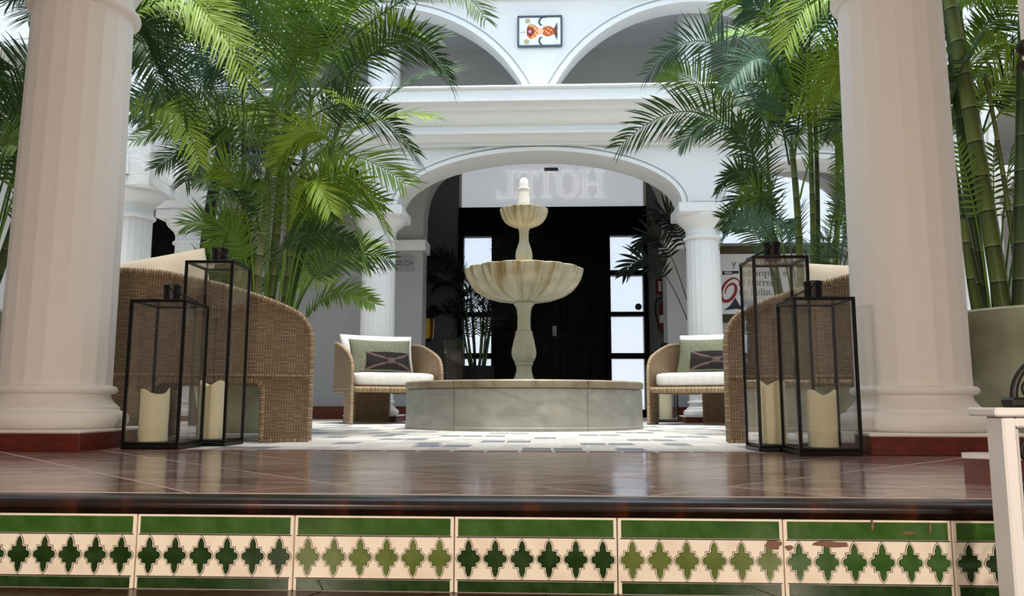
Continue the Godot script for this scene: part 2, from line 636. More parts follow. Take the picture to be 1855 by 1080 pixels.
	mat("street_paving", Color(0.6, 0.6, 0.6), 0.8)


# ==================================================================== the setting
func arc(cx: float, sp: float, a: float, b: float, n := 28, pw := 1.0, grow := 0.0) -> PackedVector2Array:   # from right to left
	var out := PackedVector2Array()
	for i in n + 1:
		var t := PI * i / n
		var c := cos(t)
		var s := sin(t)
		out.push_back(Vector2(cx + (a + grow) * signf(c) * pow(absf(c), pw), sp + (b + grow) * pow(maxf(s, 0.0), pw)))
	return out


# the wall above a row of abaci: arches [centre, half span, rise] cut from its lower edge, given right to left
func arch_wall(x0: float, x1: float, sp: float, top: float, arches: Array) -> PackedVector2Array:
	var p := PackedVector2Array([Vector2(x0, sp), Vector2(x0, top), Vector2(x1, top), Vector2(x1, sp)])
	for a in arches:
		p.append_array(arc(a[0], sp, a[1], a[2]))
	return p


func archivolt(parent: Node, cx: float, sp: float, a: float, b: float, xf: Transform3D) -> void:
	for g in [[0.0, 0.04, 0.035], [0.062, 0.085, 0.022]]:
		var m := MB.new()
		m.band(arc(cx, sp, a, b, 32, 1.0, g[0]), arc(cx, sp, a, b, 32, 1.0, g[1]), -0.01, g[2])
		var o := part("archivolt", m, "white_paint", parent)
		o.transform = xf


func z_at(d: float) -> Transform3D:
	return Transform3D(Basis(), Vector3(0, 0, -d))


func along_x(x: float) -> Transform3D:   # outlines given as (distance from the camera, height), extruded along x
	return Transform3D(Basis(Vector3(0, 0, -1), Vector3(0, 1, 0), Vector3(1, 0, 0)), Vector3(x, 0, 0))


func shell():
	# outer walls of the courtyard and of the gallery the camera stands in
	struct("wall_left", span(-5.7, -5.4, -0.3, 4.75, -9.1, 4.3), "white_paint")
	struct("wall_right", span(5.4, 5.7, -0.3, 4.75, -9.1, 4.3), "white_paint")
	struct("wall_behind", span(-5.7, 5.7, -0.3, 4.2, 4.0, 4.3), "cream_paint")


func back_facade():
	var w := structure("wall_back", "white arcade wall behind the fountain with three arches")
	var m := MB.new()
	m.extrude(arch_wall(-3.85, 3.85, 2.067, 3.05, [[2.53, 0.81, 0.42], [-0.078, 1.362, 0.525], [-2.61, 0.75, 0.42]]), 0.0, 0.39, z_at(7.89))
	part("arch_wall", m, "white_paint", w)
	for a in [[2.53, 0.81, 0.42], [-0.078, 1.362, 0.525], [-2.61, 0.75, 0.42]]:
		archivolt(w, a[0], 2.067, a[1], a[2], z_at(7.5))
	for x in [-1.65, 1.51]:
		part("spandrel_strip", span(x - 0.17, x + 0.17, 2.085, 2.105, -7.5, -7.485), "white_paint", w)
	# stepped cornice under the balcony ledge
	var prof := PackedVector2Array([Vector2(7.6, 2.642), Vector2(7.44, 2.642), Vector2(7.44, 2.669)])
	for i in 7:   # lower cyma
		var t := i / 6.0
		prof.push_back(Vector2(lerpf(7.425, 7.325, t), lerpf(2.669, 2.712, 0.5 - 0.5 * cos(PI * t))))
	prof.append_array([Vector2(7.31, 2.715), Vector2(7.31, 2.742), Vector2(7.325, 2.748), Vector2(7.32, 2.80)])
	for i in 9:   # upper cyma
		var t := i / 8.0
		prof.push_back(Vector2(lerpf(7.30, 7.19, t), lerpf(2.803, 2.893, 0.5 - 0.5 * cos(PI * t))))
	for i in 6:   # cove under the fascia
		var t := i / 5.0 * PI / 2
		prof.push_back(Vector2(7.18 - 0.04 * (1 - cos(t)), 2.90 + 0.045 * sin(t)))
	prof.append_array([Vector2(7.11, 2.951), Vector2(7.10, 2.956), Vector2(7.10, 3.066), Vector2(7.085, 3.07), Vector2(7.075, 3.085), Vector2(7.085, 3.10), Vector2(7.1, 3.103), Vector2(7.6, 3.103)])
	m = MB.new()
	m.extrude(prof, -3.3, 3.3, along_x(0))
	struct("trim_1", m, "white_paint", "white stepped cornice and ledge across the back wall")
	# upper wall with two big arches
	var cl := -1.60
	var cr := 1.46
	var sp := 2.533
	var r := 1.55
	var up := PackedVector2Array([Vector2(-3.6, 3.09), Vector2(-3.6, 4.24), Vector2(3.6, 4.24), Vector2(3.6, 3.09)])
	for c in [cr, cl]:
		var a0 := asin((3.09 - sp) / r)
		for i in 33:
			var t := lerpf(a0, PI - a0, i / 32.0)
			up.push_back(Vector2(c + r * cos(t), sp + r * sin(t)))
	var u := structure("wall_upper", "white upper wall with two wide arches above the ledge")
	m = MB.new()
	m.extrude(up, 0.0, 0.2, z_at(7.7))
	part("arch_wall", m, "white_paint", u)
	for c in [cl, cr]:
		for g in [[0.0, 0.05, 0.04], [0.075, 0.10, 0.025]]:
			var inner := PackedVector2Array()
			var outer := PackedVector2Array()
			for i in 33:
				var t := lerpf(0.38, PI - 0.38, i / 32.0)
				inner.push_back(Vector2(c + (r + g[0]) * cos(t), sp + (r + g[0]) * sin(t)))
				outer.push_back(Vector2(c + (r + g[1]) * cos(t), sp + (r + g[1]) * sin(t)))
			m = MB.new()
			m.band(inner, outer, -0.01, g[2])
			part("archivolt", m, "white_paint", u).position.z = -7.5
	m = MB.new()
	m.extrude(PackedVector2Array([Vector2(7.6, 4.16), Vector2(7.44, 4.16), Vector2(7.42, 4.19), Vector2(7.33, 4.23), Vector2(7.28, 4.28), Vector2(7.22, 4.29), Vector2(7.22, 4.36), Vector2(7.6, 4.36)]), -3.6, 3.6, along_x(0))
	struct("trim_2", m, "white_paint", "white eaves moulding above the upper arches")
	struct("roof", span(-5.7, 5.7, 4.33, 4.6, -9.2, -7.5), "white_paint")
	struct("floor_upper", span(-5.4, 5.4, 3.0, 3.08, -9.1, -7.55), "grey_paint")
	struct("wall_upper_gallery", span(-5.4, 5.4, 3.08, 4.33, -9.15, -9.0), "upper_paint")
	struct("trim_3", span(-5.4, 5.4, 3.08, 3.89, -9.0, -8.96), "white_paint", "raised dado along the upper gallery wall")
	struct("trim_4", span(-5.4, 5.4, 4.24, 4.33, -8.2, -7.75), "white_paint", "beam over the upper gallery columns")
	for x in [[-1.70, "left"], [1.535, "right"]]:
		var c := thing("upper_column", "white round fluted column standing in the upper gallery behind the %s arch" % x[1], "column", Vector3(x[0], 3.08, -7.97))
		c.set_meta("group", "columns of the upper gallery")
		m = MB.new()
		m.lathe([Vector2(0.172, 0.05), Vector2(0.168, 1.17)], 96, Vector3.ZERO, flutes.bind(20, 0.02))
		part("shaft", m, "white_paint", c)
		m = MB.new()
		m.lathe([Vector2(0.2, 0.0), Vector2(0.2, 0.04), Vector2(0.172, 0.06)], 40)
		part("base", m, "white_paint", c)
	for x in [[-1.27, "left"], [1.33, "right"]]:
		var p := thing("wooden_post", "short dark brown wooden post rising behind the ledge beside the upper %s column" % x[1], "post", Vector3(x[0], 3.08, -8.5), 0, "dark posts on the upper gallery")
		part("shaft", span(-0.07, 0.07, 0, 0.36, -0.07, 0.07, 0.01), "dark_wood", p)
		part("cap", span(-0.08, 0.08, 0.36, 0.38, -0.08, 0.08, 0.006), "dark_wood", p)


func vestibule():
	var g := structure("wall_gallery", "grey rear wall of the ground floor gallery with a wide opening to the entrance")
	var m := MB.new()
	var op := PackedVector2Array([Vector2(-5.4, 0), Vector2(-5.4, 3.0), Vector2(1.7, 3.0), Vector2(1.7, 0), Vector2(1.32, 0)])
	op.append_array(arc(-0.035, 2.0, 1.355, 0.975, 28, 0.55))
	op.push_back(Vector2(-1.39, 0))
	m.extrude(op, 0, 0.3, z_at(9.1))
	# right bay: an arched window in the wall
	var wc := 2.62
	var win := PackedVector2Array()
	for i in 17:
		var t := PI / 2 * i / 16
		win.push_back(Vector2(0.74 * cos(t), 2.26 + 0.52 * sin(t)))
	var ra := PackedVector2Array([Vector2(5.4, 0), Vector2(5.4, 3.0), Vector2(wc, 3.0)])
	var la := PackedVector2Array([Vector2(1.7, 0), Vector2(1.7, 3.0), Vector2(wc, 3.0)])
	for i in 17:
		ra.push_back(Vector2(wc + win[16 - i].x, win[16 - i].y))
		la.push_back(Vector2(wc - win[16 - i].x, win[16 - i].y))
	ra.append_array([Vector2(wc + 0.74, 1.94), Vector2(wc, 1.94), Vector2(wc, 0)])
	la.append_array([Vector2(wc - 0.74, 1.94), Vector2(wc, 1.94), Vector2(wc, 0)])
	m.extrude(ra, 0, 0.3, z_at(9.1))
	m.extrude(la, 0, 0.3, z_at(9.1))
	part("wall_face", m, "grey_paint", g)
	var w4 := structure("window_4", "bright arched frosted window above the poster on the right")
	var pane := PackedVector2Array([Vector2(wc - 0.74, 1.94), Vector2(wc + 0.74, 1.94)])
	pane.append_array(arc(wc, 2.26, 0.74, 0.52, 24))
	m = MB.new()
	m.extrude(pane, 0, 0.01, z_at(9.06))
	part("pane", m, "frosted", w4)
	m = MB.new()
	m.lathe([Vector2(0.012, 0), Vector2(0.012, 0.012), Vector2(0.0, 0.016)], 12)
	var kn := part("latch", m, "black_metal", w4)
	kn.rotation.x = PI / 2
	kn.position = Vector3(2.41, 2.11, -9.05)
	for s in [[-1.86, -1.355], [1.285, 1.62]]:
		m = MB.new()
		m.extrude(PackedVector2Array([Vector2(8.8, 1.875), Vector2(8.75, 1.875), Vector2(8.735, 1.90), Vector2(8.72, 1.93), Vector2(8.72, 1.985), Vector2(8.76, 2.0), Vector2(9.1, 2.0), Vector2(9.1, 1.875)]), s[0], s[1], along_x(0))
		part("impost", m, "white_paint", g)
	struct("baseboard_left", span(-5.4, -1.39, 0, 0.14, -8.8, -8.77, 0.004), "red_paint")
	struct("baseboard_right", span(1.32, 5.4, 0, 0.14, -8.8, -8.77, 0.004), "red_paint")
	var d2 := structure("dark_void_2", "dark panel added for the shaded void behind the left columns")  # dark boards put in for the shade of the void between the columns
	part("leaf", span(-4.75, -3.72, 0, 2.28, -8.8, -8.76, 0.006), "dark_wood", d2)
	for k in 2:
		part("wood_panel", span(-4.66 + 0.5 * k, -4.22 + 0.5 * k, 0.2, 2.1, -8.76, -8.745, 0.006), "dark_wood", d2)
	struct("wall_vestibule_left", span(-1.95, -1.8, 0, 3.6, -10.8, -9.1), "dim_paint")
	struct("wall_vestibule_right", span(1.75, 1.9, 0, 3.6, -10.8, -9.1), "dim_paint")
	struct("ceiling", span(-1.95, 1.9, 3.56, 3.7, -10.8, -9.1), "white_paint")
	# the wall with the entrance, open where the frame stands
	var e := structure("wall_entrance", "grey wall either side of the dark entrance door")
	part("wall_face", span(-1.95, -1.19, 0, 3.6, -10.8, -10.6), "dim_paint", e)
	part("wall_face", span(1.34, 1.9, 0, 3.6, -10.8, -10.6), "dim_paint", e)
	var d := structure("door_1", "tall dark panelled wooden entrance door between two white lit side lights")
	var fz0 := -10.72
	var fz1 := -10.55
	for f in [[-1.19, 1.34, 2.66, 2.81], [-1.19, 1.34, 2.43, 2.50], [-1.19, -1.12, 0, 2.81], [1.28, 1.34, 0, 2.81], [-0.74, -0.68, 0, 2.5], [0.78, 0.845, 0, 2.5]]:
		part("frame", span(f[0], f[1], f[2], f[3], fz0, fz1, 0.008), "dark_wood", d)
	part("lintel_panel", span(-1.12, 1.28, 2.5, 2.66, -10.68, -10.6, 0.008), "dark_wood", d)
	for l in [[-0.68, 0.0495], [0.0505, 0.78]]:
		var leaf := part("leaf", span(l[0], l[1], 0.01, 2.43, -10.66, -10.6, 0.005), "dark_wood", d)
		var xa: float = l[0] + 0.12
		var xb: float = l[1] - 0.12
		for y in [[0.16, 0.98], [1.12, 2.28]]:
			part("moulding", frame_shape(xa, xb, y[0], y[1], 0.05, -10.6, -10.575), "dark_wood", leaf)
			part("wood_panel", span(xa + 0.09, xb - 0.09, y[0] + 0.09, y[1] - 0.09, -10.6, -10.57, 0.02), "dark_wood", leaf)
	part("meeting_stile", span(0.03, 0.07, 0.01, 2.43, -10.6, -10.585, 0.004), "dark_wood", d)
	m = MB.new()
	m.box(Vector3(0.10, 1.13, -10.59), Vector3(0.06, 0.14, 0.02), 0.005)
	m.box(Vector3(0.10, 1.10, -10.565), Vector3(0.02, 0.02, 0.06), 0.005)
	part("lock", m, "steel", d)
	for s in [[0.845, 1.28, "window_1", "white lit side light of four panes right of the entrance door"], [-1.12, -0.74, "window_2", "white lit side light of four panes left of the entrance door, behind the dark palm"]]:
		var w := structure(s[2], s[3])
		for y in [[1.943, 2.416], [1.384, 1.875], [0.837, 1.327], [0.10, 0.764]]:
			part("pane", span(s[0], s[1], y[0], y[1], -10.64, -10.63), "frosted", w)
		for y in [[1.875, 1.943], [1.327, 1.384], [0.764, 0.837], [0.0, 0.1], [2.416, 2.44]]:
			part("glazing_bar", span(s[0], s[1], y[0], y[1], fz0, -10.57, 0.006), "dark_wood", w)
	m = MB.new()
	m.lathe([Vector2(0.045, 0), Vector2(0.045, 0.006), Vector2(0.03, 0.008), Vector2(0.0, 0.008)], 20)
	var st := part("round_sticker", m, "ink", d)
	st.rotation.x = PI / 2
	st.position = Vector3(1.215, 1.455, -10.63)
	var w3 := structure("window_3", "frosted transom above the entrance door")
	part("pane", span(-1.17, 1.32, 2.81, 3.56, -10.66, -10.65), "transom_film", w3)
	part("frame", span(-1.19, -1.16, 2.81, 3.56, fz0, -10.6), "white_paint", w3)
	part("frame", span(1.31, 1.34, 2.81, 3.56, fz0, -10.6), "white_paint", w3)
	part("vent", span(-0.03, 0.16, 3.33, 3.375, -10.65, -10.62, 0.003), "steel", w3)
	# the letters face the street, so the courtyard sees them from behind
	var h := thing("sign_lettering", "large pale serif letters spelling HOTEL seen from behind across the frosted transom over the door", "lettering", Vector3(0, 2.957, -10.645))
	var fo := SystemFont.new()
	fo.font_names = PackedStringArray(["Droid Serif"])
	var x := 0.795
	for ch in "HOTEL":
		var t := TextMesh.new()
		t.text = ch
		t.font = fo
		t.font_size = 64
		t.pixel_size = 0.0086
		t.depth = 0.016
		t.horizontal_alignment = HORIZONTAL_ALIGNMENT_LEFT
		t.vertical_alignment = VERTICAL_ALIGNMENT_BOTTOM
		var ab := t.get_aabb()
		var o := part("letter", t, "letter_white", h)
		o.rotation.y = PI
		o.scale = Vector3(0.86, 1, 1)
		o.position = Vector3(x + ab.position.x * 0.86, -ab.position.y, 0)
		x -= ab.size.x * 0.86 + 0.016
	struct("floor_street", span(-12, 12, -0.2, -0.05, -40, -10.8), "street_paving")


func frame_shape(x0: float, x1: float, y0: float, y1: float, w: float, z0: float, z1: float) -> MB:
	var m := MB.new()
	var zc := (z0 + z1) / 2
	var zs := absf(z1 - z0)
	m.box(Vector3((x0 + x1) / 2, y0 + w / 2, zc), Vector3(x1 - x0, w, zs), 0.008)
	m.box(Vector3((x0 + x1) / 2, y1 - w / 2, zc), Vector3(x1 - x0, w, zs), 0.008)
	m.box(Vector3(x0 + w / 2, (y0 + y1) / 2, zc), Vector3(w, y1 - y0 - 2 * w, zs), 0.008)
	m.box(Vector3(x1 - w / 2, (y0 + y1) / 2, zc), Vector3(w, y1 - y0 - 2 * w, zs), 0.008)
	return m


func side_arcades():
	for s in [-1.0, 1.0]:
		var side := "left" if s < 0 else "right"
		var w := structure("wall_arcade_" + side, "white arcade wall on the %s side of the courtyard" % side)
		var cx: float = -4.45 if s < 0 else 4.43
		var x0: float = -5.4 if s < 0 else 3.29
		var x1: float = -3.31 if s < 0 else 5.4
		var m := MB.new()
		m.extrude(arch_wall(x0, x1, 2.067, 4.6, [[cx, 0.88, 1.15]]), 0, 0.4, z_at(6.75))
		part("arch_wall", m, "white_paint", w)
		archivolt(w, cx, 2.067, 0.88, 1.15, z_at(6.35))
		# the wall going back from the corner column, with its own arch
		m = MB.new()
		var f := Transform3D(Basis(Vector3(0, 0, 1), Vector3(0, 1, 0), Vector3(-1, 0, 0)), Vector3(-3.31 if s < 0 else 3.69, 0, 0))
		m.extrude(arch_wall(-7.5, -6.75, 2.067, 4.6, [[-7.13, 0.34, 0.42]]), 0, 0.4, f)
		part("return_wall", m, "white_paint", w)
		var f2 := Transform3D(Basis(Vector3(0, 0, -s), Vector3(0, 1, 0), Vector3(s, 0, 0)) * Basis(Vector3.UP, PI if true else 0.0), Vector3(-3.31 if s < 0 else 3.29, 0, 0))
		f2 = Transform3D(Basis(Vector3(0, 0, s), Vector3(0, 1, 0), Vector3(-s, 0, 0)), Vector3(-3.31 if s < 0 else 3.29, 0, 0))
		archivolt(w, -7.13 * s, 2.067, 0.34, 0.42, f2)


func front_gallery():
	var w := structure("wall_front_arcade", "arcade wall carried by the two big front columns")
	var m := MB.new()
	m.extrude(arch_wall(-5.4, 5.4, 2.067, 4.2, [[3.35, 1.8, 0.5], [-0.28, 1.4, 0.55], [-3.75, 1.64, 0.5]]), 0, 0.4, z_at(3.22))
	part("arch_wall", m, "cream_paint", w)
	struct("ceiling_gallery", span(-5.4, 5.4, 2.95, 3.1, -2.82, 4.0), "cream_paint")
	for p in [Vector3(-0.90, -0.162, 0.14), Vector3(0.85, -0.162, 0.14)]:  # warm source is unseen; lamps added here to light step and columns
		var where: String = "left" if p.x < 0 else "right"
		var l := thing("added_floor_lamp", "low brass floor lamp with a round warm globe, added unseen behind the camera, %s" % where, "lamp", p, 0, "added lamps behind the camera")
		m = MB.new()
		var prof := []
		for i in 13:
			var t := -PI / 2 + PI * i / 12
			prof.append(Vector2(maxf(0.10 * cos(t), 0.0), 0.68 + 0.10 * sin(t)))
		m.lathe(prof, 20)
		part("globe", m, "lamp_glow", l)
		m = MB.new()
		m.tube(PackedVector3Array([Vector3(0, 0.01, 0), Vector3(0, 0.585, 0)]), 0.009, 8)
		part("pole", m, "brass", l)
		m = MB.new()
		m.lathe([Vector2(0, 0), Vector2(0.11, 0), Vector2(0.11, 0.012), Vector2(0.02, 0.022), Vector2(0, 0.022)], 24)
		part("base", m, "brass", l)
		var o := OmniLight3D.new()
		o.name = "added_lamp_light"
		o.position = Vector3(0, 0.68, 0)
		o.light_color = Color(1.0, 0.93, 0.86)
		o.light_energy = ADDED_LAMP_ENERGY
		o.light_size = 0.09
		o.omni_range = 14.0
		o.omni_attenuation = 2.0
		o.shadow_enabled = true
		l.add_child(o)


func prism(poly: PackedVector2Array, y0: float, y1: float, bev := 0.0) -> MB:   # outline in (x, z), raised from y0 to y1
	var m := MB.new()
	var f := Transform3D(Basis(Vector3(1, 0, 0), Vector3(0, 0, -1), Vector3(0, 1, 0)), Vector3.ZERO)
	var p := PackedVector2Array()
	for q in poly:
		p.push_back(Vector2(q.x, -q.y))
	m.extrude(p, y0, y1, f)
	return m


func floors():
	var f := structure("floor", "glossy reddish brown clay floor laid diagonally between the step and the front columns")
	part("bed", span(-5.4, 5.4, -0.16, 0.0011, -3.0, -1.52), "grout_pale", f)
	var rect := PackedVector2Array([Vector2(-2.7, -2.86), Vector2(2.7, -2.86), Vector2(2.7, -1.53), Vector2(-2.7, -1.53)])
	var side := 0.29 / sqrt(2.0)
	for i in range(-14, 15):
		for j in range(-14, 15):
			if (i + j) % 2:
				continue
			var c := Vector2(-0.04 + i * side, -2.12 + side + j * side)
			var h := side - 0.0045
			var d := PackedVector2Array([c + Vector2(h, 0), c + Vector2(0, h), c + Vector2(-h, 0), c + Vector2(0, -h)])
			for p in Geometry2D.intersect_polygons(d, rect):
				if absf(area_of(p)) > 0.0004:
					part("floor_tile", prism(p, -0.012, 0.0014 + rng.randf() * 0.0004), "clay_%d" % (rng.randi() % 3), f)
	for s in [[-5.4, -2.705], [2.705, 5.4]]:
		part("side_slab", span(s[0], s[1], -0.012, 0.0014, -2.86, -1.53), "clay_0", f)
	for k in range(-22, 22):
		var x := k * 0.122 - 0.1
		part("border_tile", span(x + 0.004, x + 0.118, -0.012, 0.0014 + rng.randf() * 0.0003, -2.96, -2.868, 0.002), "tile_red", f)
	# courtyard: small pale and grey stones
	var c := structure("floor_courtyard", "courtyard floor of small white and grey stones round the fountain")
	part("bed", span(-5.4, 5.4, -0.16, 0.0009, -10.6, -3.0), "grout_pale", c)
	var far := {"tile_white": MB.new(), "tile_pale": MB.new(), "tile_grey": MB.new()}
	var near := 0
	var wx := 0.118
	var wz := 0.2
	for j in 22:
		for i in range(-34, 34):
			var x := i * wx + (0.03 if j % 2 else 0.0) - 0.1
			var z := -2.98 - j * wz
			var block := (floori(i / 2.0) + 2 * floori(j / 1.0)) % 5
			var q := rng.randf()
			var mt := "tile_white" if q < 0.6 else "tile_pale"
			if posmod(block, 5) == 0 and q < 0.85 or q > 0.95:
				mt = "tile_grey"
			var y := 0.0011 + rng.randf() * 0.0003
			var vis := x > -0.68 * -z - 0.1 + 0.044 * -z and x < 0.62 * -z + 0.3
			if Vector2(x + 0.167, z + 5.78).length() < 0.7:
				continue
			if vis and near < 290:
				near += 1
				part("stone_tile", span(x + 0.0045, x + wx - 0.0045, -0.012, y, z - wz + 0.0055, z - 0.0055, 0.001), mt, c)
			else:
				var m: MB = far[mt]
				m.box(Vector3(x + wx / 2, (y - 0.012) / 2, z - wz / 2), Vector3(wx - 0.009, y + 0.012, wz - 0.011))
	for k in far:
		var o := part("stone_tile", far[k], k, c)
		o.set_meta("kind", "stuff")
	# lower floor the camera looks over
	var lo := structure("floor_lower", "dark red brown clay floor at the foot of the step")
	part("bed", span(-5.4, 5.4, -0.3, -0.166, -1.5, 4.0), "clay_dark", lo)
	for i in range(-9, 9):
		for j in 2:
			var x := i * 0.2 + j * 0.1
			var z := -1.27 + j * 0.21
			var p := PackedVector2Array([Vector2(x + 0.002, z - 0.195), Vector2(x + 0.198, z - 0.195), Vector2(x + 0.118, z), Vector2(x - 0.078, z)])
			part("floor_tile", prism(p, -0.17, -0.162 + rng.randf() * 0.001), "clay_dark", lo)


func area_of(p: PackedVector2Array) -> float:
	var a := 0.0
	for i in p.size():
		a += p[i].cross(p[(i + 1) % p.size()])
	return a / 2


func riser():
	var w := structure("wall_riser", "step riser faced with cream tiles that carry green bands and a row of green stars")
	part("core", span(-5.4, 5.4, -0.166, -0.03, -1.53, -1.48), "grout_pale", w)
	var half := PackedVector2Array([Vector2(0, 36), Vector2(5.2, 30), Vector2(8.0, 22.5), Vector2(8.0, 16.5), Vector2(15.8, 16.5), Vector2(15.8, 9.0), Vector2(19.5, 8.0), Vector2(22.2, 4.5), Vector2(23.0, 0)])
	var star := half.duplicate()
	for i in range(half.size() - 2, -1, -1):
		star.push_back(Vector2(half[i].x, -half[i].y))
	for i in range(half.size() - 2, 0, -1):
		star.push_back(Vector2(-half[i].x, -half[i].y))
	var l2 := star.duplicate()
	for i in range(1, half.size() - 1):
		pass
	# left half, top
	l2 = PackedVector2Array()
	for i in half.size():
		l2.push_back(half[i])
	for i in range(half.size() - 2, -1, -1):
		l2.push_back(Vector2(half[i].x, -half[i].y))
	for i in range(1, half.size()):
		l2.push_back(Vector2(-half[i].x, -half[i].y))
	for i in range(half.size() - 2, 0, -1):
		l2.push_back(Vector2(-half[i].x, half[i].y))
	var stars := ArrayMesh.new()
	var z := 0.0
	for layer in [[0.0, 0.0007], [-0.9, 0.0010], [-2.4, 0.0013], [-3.1, 0.0024]]:
		var polys := [l2] if layer[0] == 0.0 else Geometry2D.offset_polygon(l2, layer[0])
		var m := MB.new()
		for p in polys:
			var q := PackedVector2Array()
			for t in p:
				q.push_back(t / 1000.0)
			m.extrude(q, 0.0, layer[1], Transform3D(), false)
		stars = m.mesh(stars)
	var bandm := [span(0.006, 0.282, -0.035, -0.005, 0, 0.0016, 0.0012), span(0.006, 0.282, -0.131, -0.112, 0, 0.0016, 0.0012)]
	var bl := [span(0.004, 0.284, -0.0375, -0.0358, 0, 0.0012), span(0.004, 0.284, -0.1112, -0.1095, 0, 0.0012)]
	var bands := []
	for k in 2:
		bands.append(bandm[k].mesh(bl[k].mesh()))
	for k in range(-4, 7):
		var x := -0.746 + 0.29 * k
		var t := part("wall_tile", span(0, 0.288, -0.133, 0, -0.012, 0, 0.0015), "glaze_cream", w)
		t.position = Vector3(x, -0.029, -1.468 + rng.randf() * 0.001)
		var tone: String = "glaze_olive" if k == 1 or k == 3 else ("glaze_green" if k == 4 else "glaze_deep")
		for i in 2:
			part("band", bands[i], ["glaze_line", "glaze_green" if i == 0 else "glaze_deep"], t)
		for i in 6:
			var s := part("star", stars, ["glaze_line", "glaze_cream", "glaze_line", tone], t)
			s.position = Vector3(0.025 + 0.0476 * i, -0.0735, 0)
		var chips := []
		if k == 3:
			chips = [[0.272, -0.044, 0.017, 0.009, 3]]
		elif k == 4:
			chips = [[0.080, -0.043, 0.034, 0.006, 5], [0.008, -0.050, 0.009, 0.005, 7], [0.153, -0.010, 0.003, 0.012, 9], [0.215, -0.022, 0.012, 0.0035, 11], [0.252, -0.014, 0.003, 0.011, 13]]
		for c in chips:
			var r := RandomNumberGenerator.new()
			r.seed = c[4]
			var p := PackedVector2Array()
			for i in 11:
				var a := TAU * i / 11
				var q := r.randf_range(0.55, 1.05)
				p.push_back(Vector2(c[0] + cos(a) * c[2] * q, c[1] + sin(a) * c[3] * q))
			var m := MB.new()
			m.extrude(p, 0, 0.0027, Transform3D(), false)
			part("chip", m, "chip_clay", t)
	# bullnose nosing
	var prof := PackedVector2Array([Vector2(1.535, 0.001)])
	for i in 9:
		var a := PI / 2 * (1 - i / 8.0)
		prof.push_back(Vector2(1.487 - 0.030 * cos(a), -0.012 + 0.013 * sin(a)))
	prof.append_array([Vector2(1.457, -0.018), Vector2(1.462, -0.025), Vector2(1.466, -0.030), Vector2(1.535, -0.030)])
	var m := MB.new()
	m.extrude(prof, -5.4, 5.4, along_x(0))
	struct("trim_5", m, "nosing", "dark brown bullnose edge of the step")


func flutes(ph: float, _y: float, _r: float, count: int, depth: float) -> float:
	var t := fposmod(ph * count / TAU, 1.0)
	return 1.0 - depth * pow(sin(PI * t), 0.5)


func column(label: String, x: float, z: float, rb: float, rt: float, plinth: float, paint_name: String, group: String) -> void:
	var c := thing("column", label, "column", Vector3(x, 0, z), 0, group)
	var k := rb / 0.195
	var y0 := 0.07 * k
	var pm := MB.new()
	pm.box(Vector3(0, (y0 - 0.006) / 2, 0), Vector3(plinth * 2, y0 - 0.006, plinth * 2), 0.004)
	part("plinth", pm, "red_paint", c)
	var m := MB.new()
	m.box(Vector3(0, y0 - 0.001, 0), Vector3(plinth * 2 + 0.004, 0.012, plinth * 2 + 0.004), 0.004)
	# base: torus, fillet, scotia, torus
	var p := [Vector2(0.0, y0), Vector2(rb * 1.2, y0)]
	for i in 9:
		var a := -PI / 2 + PI * i / 8
		p.append(Vector2(rb * 1.17 + 0.033 * k * cos(a), y0 + 0.036 * k + 0.033 * k * sin(a)))
	p.append(Vector2(rb * 1.15, y0 + 0.074 * k))
	p.append(Vector2(rb * 1.15, y0 + 0.084 * k))
	for i in 8:
		var t := i / 7.0
		p.append(Vector2(rb * 1.12 - 0.028 * k * sin(t * PI / 2), y0 + 0.086 * k + 0.045 * k * t))
	for i in 7:
		var a := -PI / 2 + PI * i / 6
		p.append(Vector2(rb * 1.02 + 0.015 * k * cos(a), y0 + 0.148 * k + 0.015 * k * sin(a)))
	p.append(Vector2(rb * 0.97, y0 + 0.165 * k))
	m.lathe(p, 48)
	part("base", m, paint_name, c)
	m = MB.new()
	var ys := y0 + 0.16 * k
	var sp := []
	for i in 7:
		var t := i / 6.0
		sp.append(Vector2(lerpf(rb, rt, pow(t, 1.4)), lerpf(ys, 1.75, t)))
	m.lathe(sp, 160, Vector3.ZERO, flutes.bind(20, 0.02 if rb > 0.18 else 0.03))
	part("shaft", m, paint_name, c)
	m = MB.new()
	p = [Vector2(rt * 0.96, 1.735), Vector2(rt * 1.04, 1.74)]
	for i in 7:
		var a := -PI / 2 + PI * i / 6
		p.append(Vector2(rt * 1.06 + 0.016 * cos(a), 1.757 + 0.016 * sin(a)))
	p.append_array([Vector2(rt * 1.0, 1.776), Vector2(rt * 1.0, 1.84), Vector2(rt * 1.05, 1.845), Vector2(rt * 1.06, 1.86), Vector2(rt * 1.10, 1.864)])
	for i in 9:
		var t := i / 8.0
		p.append(Vector2(rt * 1.10 + (0.255 - rt * 1.10) * pow(sin(t * PI / 2), 1.3), 1.866 + 0.10 * t))
	p.append_array([Vector2(0.255, 1.976), Vector2(0.0, 1.976)])
	m.lathe(p, 48)
	part("capital", m, paint_name, c)
	m = MB.new()
	m.box(Vector3(0, 2.02, 0), Vector3(0.525, 0.09, 0.525), 0.006)
	m.box(Vector3(0, 1.985, 0), Vector3(0.49, 0.03, 0.49), 0.006)
	part("abacus", m, paint_name, c)


